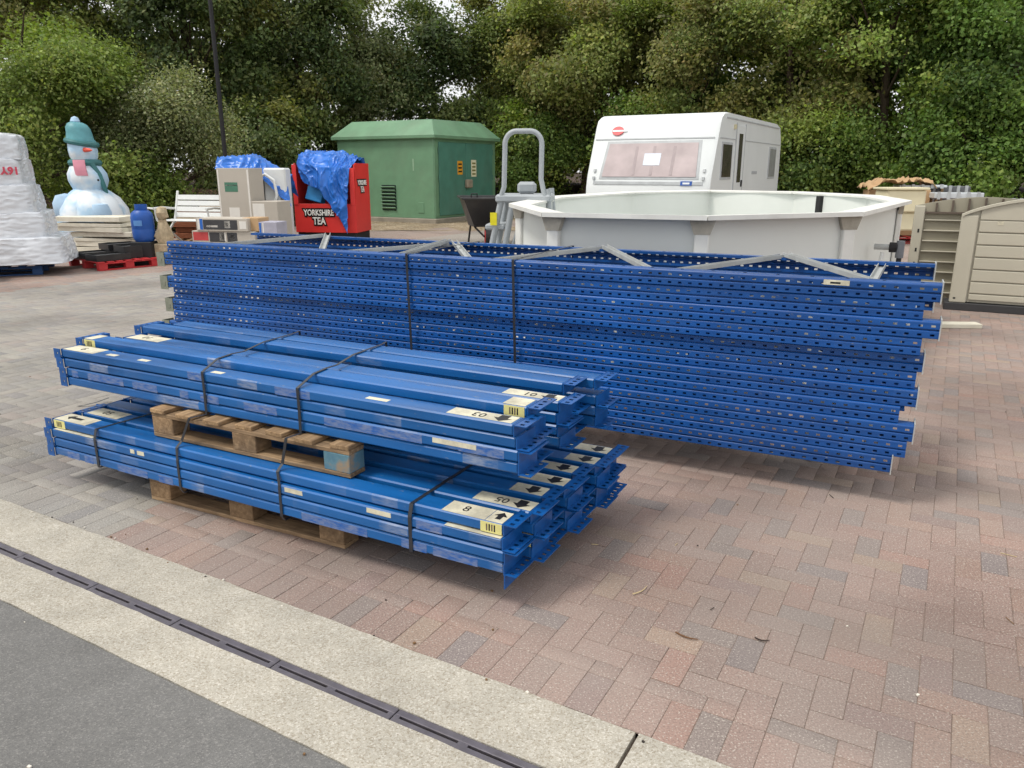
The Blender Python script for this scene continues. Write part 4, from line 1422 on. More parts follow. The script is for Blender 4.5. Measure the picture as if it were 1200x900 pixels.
def snowman():
    t = thing("inflatable_snowman", "tall inflatable snowman with teal hat behind the left pallets", "inflatable", (-8.62, 16.2, 0))
    t.scale = (.89, .89, .955)
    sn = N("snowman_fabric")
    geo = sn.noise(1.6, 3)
    M['snow'] = sn.base(sn.ramp(geo.outputs["Fac"], [(.44, lin(226, 234, 240)), (.56, lin(176, 208, 232))]), .45, 0)  # pale blue patches paint blue-tinted shading into the white fabric
    teal = simple("teal_hat_fabric", (88, 150, 158), .5, 0, .2, 4, .1)
    tealD = simple("dark_teal_scarf", (58, 116, 118), .5, 0, .2, 4, .1)
    mb = MB()
    prof = [(.0, .02), (.45, .02), (.66, .10), (.76, .30), (.775, .55), (.72, .85), (.58, 1.08), (.40, 1.22), (.34, 1.26), (.37, 1.32), (.42, 1.44), (.41, 1.58), (.33, 1.72), (.25, 1.79),
            (.245, 1.84), (.29, 1.93), (.305, 2.05), (.29, 2.2), (.2, 2.30), (0, 2.33)]
    mb.lathe(prof, 96)
    vs = []
    for p in mb.v:
        v = Vector(p)
        th = math.atan2(v.y, v.x)
        k = 1 + (.06 if v.z < 1.25 else .035) * (abs(math.sin(th * 4)) ** .5 - .8) + .035 * noise.noise(v * 3.2)
        off = -.05 * max(0, v.z - 1.1)
        vs.append((v.x * k + off, v.y * k, v.z))
    mb.v = vs
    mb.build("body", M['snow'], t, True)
    for s, x in ((-1, -.46), (1, .34)):
        a = MB()
        a.lathe([(0, -.30), (.18, -.28), (.27, -.1), (.28, .1), (.2, .26), (0, .3)], 20, (x, -.26 if s < 0 else -.40, .88 if s < 0 else .70))
        a.build("arm", simple("pale_blue_panel", (176, 206, 232), .45, 0, .12, 2, .08), t, True)
    h = MB()
    h.lathe([(.0, 2.16), (.30, 2.17), (.33, 2.20), (.335, 2.26), (.31, 2.30), (.295, 2.40), (.275, 2.50), (.22, 2.58), (.12, 2.62), (0, 2.63)], 28, (-.05, 0, 0), .9, .9)
    h.v = [(v[0] - .12 * max(0, v[2] - 2.15) + .03 * noise.noise(Vector(v) * 5), v[1], v[2] + .10 * (v[0] + .05) * -.9) for v in h.v]
    h.build("hat", teal, t, True)
    hb = MB()
    pts = [(-.05 + .305 * math.cos(a), .305 * math.sin(a), 2.21 + .05 * math.cos(a) * -1) for a in [2 * math.pi * i / 26 for i in range(26)]]
    hb.tube(pts, .055, 8, closed=True)
    hb.build("hat_brim", tealD, t, True)
    pm_ = MB().lathe([(0, -.1), (.08, -.06), (.1, 0), (.07, .07), (0, .1)], 14, (-.13, 0, 2.64)).build("pompom", simple("pale_blue_panel", (176, 206, 232), .45), t, True)
    sc_ = MB()
    sc_.tube([(-.04 + .285 * math.cos(a), .285 * math.sin(a), 1.80) for a in [2 * math.pi * i / 26 for i in range(26)]], .07, 8, closed=True)
    sc_.build("scarf", tealD, t, True)
    MB().tube([(.20, -.18, 1.78), (.33, -.16, 1.55), (.40, -.12, 1.25), (.42, -.1, 1.1)], [.06, .06, .05, .03], 8).build("scarf_tail", tealD, t, True)
    pk_ = MB()
    pk_.grid(lambda a, b: (-.10 + .26 * a + .03 * b, -.42 - .02 * math.sin(b * 3) + .05 * abs(a - .4), 1.86 - .32 * b), 4, 6)
    pk_.grid(lambda a, b: (-.10 + .26 * a + .03 * b, -.40 - .02 * math.sin(b * 3) + .05 * abs(a - .4), 1.86 - .32 * b), 4, 6)
    pk_.build("pink_flap", simple("pink_fabric", (224, 150, 168), .5, 0, .1, 5, .1), t)
    MB().tube([(.12, -.24, 2.06), (.26, -.30, 2.055), (.33, -.32, 2.05)], [.05, .035, .008], 10).build("nose", simple("carrot_red", (226, 92, 74), .5), t, True)
    for (x, y, z) in ((.33, -.24, 1.45), (.48, -.54, .62), (.36, -.52, .9)):
        MB().lathe([(0, -.025), (.02, -.015), (.028, 0), (.02, .015), (0, .025)], 10, (x, y, z)).build("button", M['ink'], t)
snowman()

# white boards stacked behind the red pallet
def boards():
    r = random.Random(3)
    base = Vector((-7.62, 14.5, 0))
    k = 0
    for lay in range(8):
        z = .02 + lay * .092
        for row in range(3):
            o = MB().box(-.68 - .06 * (lay % 3), .66, -.09, .09, 0, .085 if lay % 3 else .06, ch=.004)
            b = o.build("board", M['wood_white'])
            b.location = (base.x + r.gauss(0, .05) + .04 * lay * (1 if lay < 5 else -.6), base.y + row * .2, z)
            b.rotation_euler = (r.gauss(0, .01), r.gauss(0, .02), -R(10) + r.gauss(0, .05))
            tag(b, f"off-white board in the {['bottom', 'second', 'third', 'fourth', 'fifth', 'sixth', 'seventh', 'top'][lay]} layer, {['front', 'middle', 'back'][row]} row, before the snowman", "board", "off-white boards in front of the snowman")
            k += 1
boards()
# red pallet with black trays
RPA = R(60)
pallet("pallet", "bright red pallet carrying black trays left of the tall frames", (-6.69, 12.49, .001), R(50), 1.0, 1.2, M['red_paint'], 51)
bp_ = simple("black_tray_plastic", (34, 34, 36), .45, 0, .15, 5, .05, .12)
def tray(x, y, z, rz, label, L=.56, D=.42, h=.1):
    t = thing("tray", label, "tray", (x, y, z), rz, "black trays on the red pallet")
    MB().box(-L / 2, L / 2, -D / 2, D / 2, 0, .012).build("tray_base", bp_, t)
    for (a, b, c, d, nm) in ((-L / 2, L / 2, -D / 2, -D / 2 + .015, 0), (-L / 2, L / 2, D / 2 - .015, D / 2, 0), (-L / 2, -L / 2 + .015, -D / 2 + .016, D / 2 - .016, 0), (L / 2 - .015, L / 2, -D / 2 + .016, D / 2 - .016, 0)):
        MB().box(a, b, c, d, .0125, h).build("tray_wall", bp_, t)
    MB().box(-L / 2 + .02, L / 2 - .02, -D / 2 + .02, D / 2 - .02, .0125, h * .75).build("tray_insert", simple("grey_tray_insert", (92, 94, 96), .3, 0, .2, 3), t)
    return t
def rpp(a, b): return rotpt(R(50), (-6.69, 12.49), a, b)
TR = [(.28, .28, .146, "black tray at the near corner of the red pallet"), (.30, .82, .146, "black tray at the far left of the red pallet"),
      (.80, .40, .146, "black tray at the right end of the red pallet, under another"), (.80, .92, .146, "black tray at the back right of the red pallet"),
      (.80, .40, .248, "black tray stacked on top at the right end of the red pallet"), (.78, .94, .248, "black tray stacked at the back of the red pallet beside the gas bottle")]
for (a, b, z, lab) in TR:
    x, y = rpp(a, b)
    tray(x, y, z, R(50) + random.gauss(0, .05), lab)
def bottle():
    x, y = rpp(.99, .70)
    t = thing("gas_bottle", "blue gas bottle standing among black trays by the white chair", "gas bottle", (-6.33, 13.42, .40))
    MB().box(-.18, .18, -.18, .18, -.40, -.002, ch=.01).build("stand", M['rubber'], t)
    bl = simple("gas_bottle_blue", (26, 84, 168), .45, 0, .12, 5, .05, .12)
    prof = [(.0, 0), (.14, 0), (.165, .03), (.18, .08), (.183, .2), (.18, .21), (.183, .22), (.183, .40), (.17, .47), (.12, .52), (.0, .53)]
    MB().lathe(prof, 28).build("cylinder", bl, t, True)
    MB().lathe([(.095, .51), (.10, .52), (.10, .62), (.085, .62), (.085, .52)], 20).build("collar", bl, t, True)
    MB().tube([(0, 0, .52), (0, 0, .60)], .025, 10).build("valve", M['galv'], t)
    MB().box(-.07, .07, -.186, -.176, .27, .36).build("label_plate", simple("pale_blue_print", (90, 140, 200), .5), t)
bottle()
# low wooden staging that carries the chair and cartons
pallet("pallet", "weathered wooden pallet under the white folding bench", (-7.05, 15.45, .001), -R(12), 1.5, 1.0, M['wood'], 61)
def chair():
    t = thing("folding_bench", "white slatted folding bench behind the gas bottle", "bench", (-6.86, 15.75, .146), R(-12))
    wh = M['white']
    for k in range(4):
        T = Matrix.Translation((0, .36 + k * .035, .55 + k * .115)) @ Matrix.Rotation(R(-16), 4, 'X')
        MB().box(-.10, .95, -.012, .012, -.05, .05, T, ch=.004).build("back_slat", wh, t)
    for x in (-.12, .97):
        MB().tube([(x, .30, .40), (x, .51, 1.02)], .026, 8).build("back_post", wh, t)
        MB().tube([(x, -.22, .46), (x, .46, .0)], .024, 8).build("leg", wh, t)
        MB().tube([(x, .34, .46), (x, -.25, .0)], .024, 8).build("leg", wh, t)
    for k in range(4): MB().box(-.14, .99, -.22 + k * .13, -.12 + k * .13, .455, .475, ch=.004).build("seat_slat", wh, t)
    for x in (-.16, 1.0):
        MB().tube([(x, -.28, .70), (x, .0, .71), (x, .43, .67)], .024, 8).build("armrest", wh, t, True)
        MB().tube([(x, -.20, .46), (x, -.24, .69)], .02, 8).build("arm_post", wh, t)
    MB().tube([(-.16, -.28, .70), (-.45, -.30, .72)], .02, 8).build("folded_rail", wh, t)
chair()
def ornament():
    t = thing("garden_ornament", "lumpy tan stone ornament between gas bottle and cartons", "ornament", (-6.02, 13.5, .001))
    t.scale = (.72, .72, 1)
    tan = simple("tan_stone", (186, 168, 138), .9, 0, .25, 14, .6, .3)
    MB().box(-.2, .2, -.2, .2, 0, .36, ch=.02).build("plinth", tan, t)
    for nm, prof in (("body", [(0, .362), (.17, .365), (.19, .48), (.14, .62), (.10, .72), (.09, .76)]), ("head", [(.06, .762), (.12, .80), (.135, .88), (.10, .96), (0, .985)])):
        mb = MB().lathe(prof, 26)
        mb.v = [tuple(Vector(v) + Vector((v[0], v[1], 0)) * (.5 * noise.noise(Vector(v) * 11))) for v in mb.v]
        mb.build(nm, tan, t, True)
ornament()
def carton(name, label, loc, size, rz, mat, bits=(), cat="carton", group=None):
    t = thing(name, label, cat, loc, rz, group)
    sx, sy, sz = size
    MB().box(0, sx, 0, sy, 0, sz, ch=.006).build("box", mat, t)
    for (nm, face, a, b, c, d, m) in bits:
        if face == 'f': MB().box(a * sx, b * sx, -.0025, -.0004, c * sz, d * sz).build(nm, m, t)
        elif face == 'r': MB().box(sx + .0004, sx + .0025, a * sy, b * sy, c * sz, d * sz).build(nm, m, t)
        elif face == 't': MB().box(a * sx, b * sx, c * sy, d * sy, sz + .0004, sz + .002).build(nm, m, t)
    return t
dk = simple("dark_box_print", (62, 62, 64), .6, 0, .2, 10, 0)
wp = simple("white_box_print", (226, 222, 214), .6, 0, .06, 6, 0)
bpn = simple("blue_box_print", (40, 104, 190), .6)
redp = simple("red_box_print", (190, 70, 70), .6)
pallet("pallet", "wooden pallet under the long printed cartons behind the frames", (-5.62, 13.45, .001), -R(12), 1.3, .8, M['wood'], 62)
bits = [("print", 'f', .03, .07, .1, .9, wp), ("print", 'f', .075, .13, .1, .95, bpn), ("print", 'f', .14, .80, .12, .88, dk), ("print", 'f', .20, .42, .3, .45, wp), ("print", 'f', .55, .66, .25, .8, wp), ("print", 'f', .58, .63, .38, .66, dk), ("print", 'f', .84, .97, .2, .8, wp)]
bits2 = [("print", 'f', .02, .26, .2, .9, redp), ("print", 'f', .28, .52, .1, .9, dk), ("print", 'f', .44, .54, .2, .85, wp), ("print", 'f', .47, .51, .36, .7, dk), ("print", 'f', .56, .72, .12, .9, dk), ("print", 'f', .60, .68, .3, .7, wp)]
carton("carton", "long carton with black print, bottom of the pile behind the frames", (-5.62, 13.55, .147), (1.25, .5, .215), -R(12), M['card_pale'], bits2)
carton("carton", "long carton with a red patch in the pile behind the frames", (-5.56, 13.55, .364), (1.2, .48, .205), -R(12), M['card_pale'], bits2)
carton("carton", "long carton with blue stripe and black print, top of its pile", (-5.45, 13.50, .571), (.98, .48, .215), -R(12), M['card_pale'], bits)
carton("carton", "plain brown carton end beside the black printed carton", (-4.62, 13.42, .571), (.30, .36, .225), -R(12), M['card'])
carton("carton", "blue and white striped carton by the left back corner of frames", (-4.33, 13.36, .40), (.34, .36, .33), -R(12), simple("lilac_card", (170, 168, 182), .7), [("print", 'f', .04, .14, .05, .95, bpn), ("print", 'f', .22, .28, .05, .95, wp)])
pallet("pallet", "hidden low pallet carrying the striped carton", (-4.36, 13.32, .001), -R(12), .6, .5, M['wood'], 63)
MBx = carton("carton", "brown carton under the striped carton", (-4.33, 13.34, .147), (.4, .4, .25), -R(12), M['card'])
# timber behind the bench
r_ = random.Random(8)
for k, (x, y, z, L, m, lab) in enumerate(((-7.35, 16.9, .15, 2.0, 'wood_red', "lowest red-brown timber length behind the bench"), (-7.30, 16.95, .27, 2.0, 'wood_red', "second red-brown timber length behind the bench"),
                                         (-7.35, 16.9, .39, 2.1, 'wood_red', "third red-brown timber length behind the bench"), (-7.25, 16.9, .52, 1.9, 'wood_pale', "fourth, pale timber length behind the bench"),
                                         (-7.25, 16.95, .64, 1.9, 'wood_red', "fifth, red-brown timber length behind the bench"), (-6.75, 17.0, .76, 1.7, 'wood_pale', "buff timber length on top behind the bench"))):
    b = MB().box(0, L, 0, .35, 0, .11, ch=.004).build("timber", M[m])
    b.location = (x, y, z)
    b.rotation_euler = (0, 0, -R(8) + r_.gauss(0, .02))
    tag(b, lab, "timber")
pallet("pallet", "wooden pallet under the red-brown timber behind the bench", (-7.25, 16.6, .0), -R(8), 1.9, .9, M['wood'], 64)
# tall appliance carton
grn = simple("green_label", (74, 122, 100), .6, 0, .1, 6, 0)
carton("carton", "tall pale appliance carton with a green label beside the blue sheet", (-5.68, 15.3, .147), (.70, .48, 1.47), -R(14), M['card_pale'],
       [("green_label", 'f', .22, .62, .70, .82, grn), ("print", 'f', .25, .6, .775, .79, wp), ("white_label", 'f', .30, .62, .15, .50, wp), ("edge_tape", 'f', .02, .06, .02, .98, wp), ("edge_tape", 'f', .93, .98, .02, .98, wp)])
carton("carton", "grey brown carton with white sheet against the tall carton", (-4.98, 15.05, .147), (.55, .5, .86), -R(14), M['card_pale'],
       [("white_label", 'f', .05, .5, .45, .95, wp), ("print", 'f', .55, .98, .12, .35, dk)])
pallet("pallet", "wooden pallet under the tall pale carton", (-5.75, 15.0, .001), -R(14), 1.3, .85, M['wood'], 65)
# heap under a blue sheet behind the tall carton
M['tarp'] = simple("blue_tarpaulin", (40, 112, 204), .34, 0, .14, 4, .12, .06)
def crumple(v, amp, f=3.0):
    w1 = v + Vector((noise.noise(v * 1.7), noise.noise(v * 1.7 + Vector((5, 5, 5))), noise.noise(v * 1.7 + Vector((9, 2, 4))))) * .35
    n1_ = noise.noise(v * f * .7)
    n2_ = 1 - 2 * abs(noise.noise(Vector((w1.x * f * 1.5, w1.y * f * 1.2, w1.z * f * .55)) + Vector((7, 1, 3))))
    n3_ = 1 - 2 * abs(noise.noise(Vector((w1.x * f * 3.4, w1.y * f * 3, w1.z * f * 1.6)) + Vector((2, 9, 5))))
    return amp * (n1_ * .55 + max(0, n2_) ** 2 * .75 + max(0, n3_) ** 3 * .35)
def draped(fn, nu, nv, amp, f=3.0):
    mb = MB()
    def g(a, b):
        p = Vector(fn(a, b))
        q = Vector(fn(min(1, a + .01), b)) - Vector(fn(max(0, a - .01), b))
        s = Vector(fn(a, min(1, b + .01))) - Vector(fn(a, max(0, b - .01)))
        nr = q.cross(s)
        nr = nr.normalized() if nr.length > 1e-9 else Vector((0, 0, 1))
        if nr.z < -.2 or (abs(nr.z) < .2 and nr.y > 0): nr = -nr
        return p + nr * crumple(p, amp, f)
    mb.grid(g, nu, nv)
    return mb
def path(pts):
    P = [Vector(p) for p in pts]
    def at(t):
        x = t * (len(P) - 1)
        i = min(int(x), len(P) - 2)
        return P[i].lerp(P[i + 1], x - i)
    return at
t_ = thing("covered_heap", "heap under a rumpled blue sheet behind the tall carton", "heap", (-5.3, 16.3, 0))
MB().box(-.55, .55, -.35, .45, .0, 1.60, ch=.05).build("crate", simple("grey_crate", (84, 88, 92), .7), t_)
la, lb, lc = path([(-.62, .45, 1.5), (-.6, .2, 1.78), (-.62, -.2, 1.80), (-.62, -.42, 1.60)]), path([(.05, .5, 1.6), (.1, .2, 1.86), (.1, -.25, 1.84), (.15, -.48, 1.55)]), path([(.75, .4, 1.0), (.72, .2, 1.45), (.74, -.2, 1.35), (.86, -.5, .85)])
def hf(a, b):
    p, q, r2 = la(b), lb(b), lc(b)
    return p.lerp(q, a * 2) if a < .5 else q.lerp(r2, a * 2 - 1)
draped(hf, 70, 50, .06, 3.2).build("blue_sheet", M['tarp'], t_, True)
# white panel and drooping white hose by the tea bin
t_ = thing("white_appliance", "white panelled appliance with a drooping hose left of the red bin", "appliance", (-4.95, 16.0, 0))
MB().box(-.02, .42, -.1, .3, 0, 1.62, ch=.03).build("cabinet", M['white'], t_)
MB().tube([(-.12, -.16, 1.42), (.05, -.2, 1.50), (.22, -.22, 1.38), (.26, -.22, 1.1), (.12, -.25, .75), (.02, -.27, .45)], .03, 8).build("hose", M['white'], t_, True)
MB().box(.20, .32, -.20, -.102, .95, 1.1, ch=.02).build("hose_clip", M['greytrim'], t_)

# ------------------------------------------------------------------ red tea display bin with tarpaulin
def tea_bin():
    t = thing("display_bin", "red cardboard tea display bin draped with a blue tarpaulin", "display bin", (-4.82, 17.45, 0), -R(9))
    red = simple("red_card", (224, 54, 50), .5, 0, .06, 2, .02, .04)
    Wd, D, z0, zf, zs = 1.42, .95, .24, .86, 1.72
    MB().box(.03, Wd - .03, .03, D - .03, .0, z0, ch=.01).build("base", M['rubber'], t)
    MB().box(0, Wd, 0, .02, z0, zf, ch=.003).build("front_panel", red, t)
    MB().box(0, Wd, D - .02, D, z0, zs, ch=.003).build("back_panel", red, t)
    for x, nm in ((0, "side"), (Wd - .02, "side")):
        sp = MB().prism([(.021, z0), (D - .021, z0), (D - .021, zs), (.12, zs), (.04, zs - .06), (.021, zf + .1)], 'x', x, x + .02).build("side_panel", red, t)
        MB().box(x - .004, x + .024, .02, .09, zs - .26, zs - .02).build("panel_edge", wp if x == 0 else red, sp)
    MB().box(-.0, .10, -.012, -.001, zf - .02, zs - .03, ch=.003).build("front_post", red, t)
    MB().box(Wd - .11, Wd - .0, -.012, -.001, zf - .02, zs - .1, ch=.003).build("front_post", red, t)
    blk, whi = simple("tea_logo_black", (20, 18, 18), .5), simple("tea_logo_white", (244, 242, 236), .5)
    def logo(M4, s, parent=t):
        for (txt, dz, sz) in (("YORKSHIRE", .105, .17), ("TEA", -.075, .21)):
            o = link("logo_outline", text_mesh(txt, sz * s, blk, .002, .034 * s), parent)
            o.matrix_local = M4 @ Matrix.Translation((0, dz * s, 0)) @ Matrix.Diagonal((.78, 1.05, 1, 1))
            o = link("logo_lettering", text_mesh(txt, sz * s, whi, .002, .004 * s), parent)
            o.matrix_local = M4 @ Matrix.Translation((0, dz * s, .006)) @ Matrix.Diagonal((.78, 1.05, 1, 1))
    logo(Matrix.Translation((.56, -.006, .56)) @ Matrix.Rotation(math.pi / 2, 4, 'X'), 1.0)
    logo(Matrix.Translation((Wd + .006, .45, 1.22)) @ Matrix.Rotation(math.pi / 2, 4, 'Z') @ Matrix.Rotation(math.pi / 2, 4, 'X'), .8)
    MB().box(.05, Wd - .05, .05, D - .05, z0, .80).build("contents_bed", M['rubber'], t)
    return t
tea_bin()
b = MB().box(-.19, .19, -.12, .12, 0, .30, ch=.01).build("small_carton", simple("bright_blue_carton", (52, 142, 206), .5, 0, .06))
b.matrix_world = Matrix.Translation((-4.40, 17.60, .90)) @ Matrix.Rotation(R(-12), 4, 'Z') @ Matrix.Rotation(R(14), 4, 'Y') @ Matrix.Rotation(R(-12), 4, 'X')
tag(b, "bright blue carton tilted inside the red display bin", "carton")
def tarp():
    t = Matrix.Translation((-4.82, 17.45, 0)) @ Matrix.Rotation(-R(9), 4, 'Z')
    A_ = path([(.0, .95, 1.45), (.0, .8, 1.92), (.10, .3, 1.95), (.12, .05, 1.72), (.18, .02, 1.45), (.25, .02, 1.30)])
    B_ = path([(.5, 1.0, 1.4), (.5, .75, 1.95), (.5, .25, 1.92), (.45, -.02, 1.66), (.5, -.04, 1.42), (.62, -.03, 1.18)])
    C_ = path([(.95, 1.0, 1.4), (.95, .7, 1.95), (.95, .2, 1.9), (.92, -.06, 1.62), (.92, -.10, 1.1), (1.05, -.09, .60)])
    D_ = path([(1.4, 1.0, 1.2), (1.4, .7, 1.80), (1.4, .25, 1.80), (1.33, -.04, 1.60), (1.27, -.08, .95), (1.24, -.07, .22)])
    cols = [A_, B_, C_, D_]
    def fn(a, b):
        x = a * 3
        i = min(int(x), 2)
        return t @ cols[i](b).lerp(cols[i + 1](b), x - i)
    o = draped(fn, 130, 130, .075, 2.8).build("tarpaulin", M['tarp'], None, True)
    m = o.modifiers.new("thickness", 'SOLIDIFY')
    m.thickness = .006
    tag(o, "rumpled blue tarpaulin hanging over the red display bin", "tarpaulin")
tarp()

# ------------------------------------------------------------------ right background clutter
pallet("pallet", "red pallet under the cream tub in the right background", (8.3, 17.4, .001), -R(12), 1.6, 1.0, M['red_paint'], 71)
cream = simple("cream_plastic", (228, 220, 186), .5, 0, .05, 3, .03, .1)
t_ = thing("cream_tub", "cream plastic tub with a funnel base on the red pallet", "tub", (8.45, 17.2, .147))
MB().lathe([(.05, .0), (.08, .1), (.10, .16)], 16).build("outlet", simple("olive_outlet", (120, 120, 84), .6), t_, True)
MB().box(-.30, .30, -.22, .22, .162, .55, ch=.03).build("lower_bin", cream, t_)
MB().box(-.42, .42, -.30, .30, .552, 1.02, ch=.03).build("upper_bin", cream, t_)
MB().box(-.46, .46, -.34, .34, 1.022, 1.07, ch=.01).build("rim", cream, t_)
carton("carton", "brown carton standing behind the cream tub", (8.05, 17.85, .147), (1.3, .5, 1.0), -R(10), M['card'])
b = MB()
b.grid(lambda a, q: (8.0 + 1.5 * a, 17.7 + .7 * q, 1.16 + .12 * math.sin(a * 9) * .3 + crumple(Vector((a * 2, q * 2, 4)), .12, 2.0) + .18 * math.sin(math.pi * a)), 30, 16)
o = b.build("crumpled_paper", M['card'], None, True)
o.modifiers.new("thickness", 'SOLIDIFY').thickness = .01
tag(o, "crumpled brown packing paper on top of the cartons, right background", "paper")
M['silver'] = simple("pale_sheet_metal", (206, 212, 216), .35, .2, .08, 3, .05)
for k, (px, y, z, L, D, h, m, lab) in enumerate(((8.75, 17.9, 1.20, 1.0, .5, .05, M['silver'], "pale flat sheet on the clutter right of the caravan"), (9.25, 17.3, .98, 1.0, .5, .12, M['silver'], "pale folded tray on the clutter behind the shed panels"),
                                                 (9.5, 18.0, .86, .85, .6, .36, simple("grey_crate_side", (104, 106, 110), .6), "grey slatted crate behind the shed panels"), (10.5, 17.5, .90, .8, .5, .06, simple("dull_rack", (140, 142, 140), .6), "dull slatted rack far right behind the shed panels"))):
    t_ = thing("stored_item", lab, "stored goods", (px, y, z), -R(10))
    MB().box(0, L, 0, D, 0, h, ch=.01).build("panel", m, t_)
    for q in range(5): MB().box(.05 + q * L / 5, .05 + q * L / 5 + .06, -.03, -.001, -.02, h + .02).build("bar", M['greytrim'], t_)
    for (x, yy) in ((.05, .05), (L - .1, .05), (.05, D - .1), (L - .1, D - .1)): MB().box(x, x + .05, yy, yy + .05, -z, -.021).build("leg", M['wood'], t_)
# ------------------------------------------------------------------ lamp post
t_ = thing("lamp_post", "thin black lamp post standing in front of the dark trees", "lamp post", (-7.02, 19.6, .0))
MB().tube([(0, 0, -.4), (0, 0, 1.2)], .075, 12).build("base_sleeve", M['rubber'], t_, True)
MB().tube([(0, 0, 1.2), (0, 0, 8.6)], [.055, .042], 12).build("pole", M['rubber'], t_, True)
MB().tube([(0, 0, 8.6), (.4, -.3, 8.75)], .03, 8).build("arm", M['rubber'], t_)
MB().box(.3, .8, -.5, -.2, 8.68, 8.80, ch=.03).build("lantern", M['greytrim'], t_)

# ------------------------------------------------------------------ planted bank and trees
bk = MB()
def bank(a, b):
    x = -45 + 85 * a
    if x < -6.5: yb = 20.6 - .1 * (x + 6.5)
    elif x < -5.4: yb = 20.6 + (29.5 - 20.6) * (x + 6.5) / 1.1
    elif x < 1: yb = 29.5
    else: yb = 29.5 - .56 * (x - 1)
    y = yb + 14 * b
    return (x, y, -.02 + 1.0 * min(1, b * 5) + .15 * noise.noise(Vector((x * .7, y * .7, 0))) * min(1, b * 5))
bk.grid(bank, 240, 24)
tag(bk.build("earth_bank", M['soil'], None, True), "dark planted earth bank behind the yard", "bank", kind="structure")

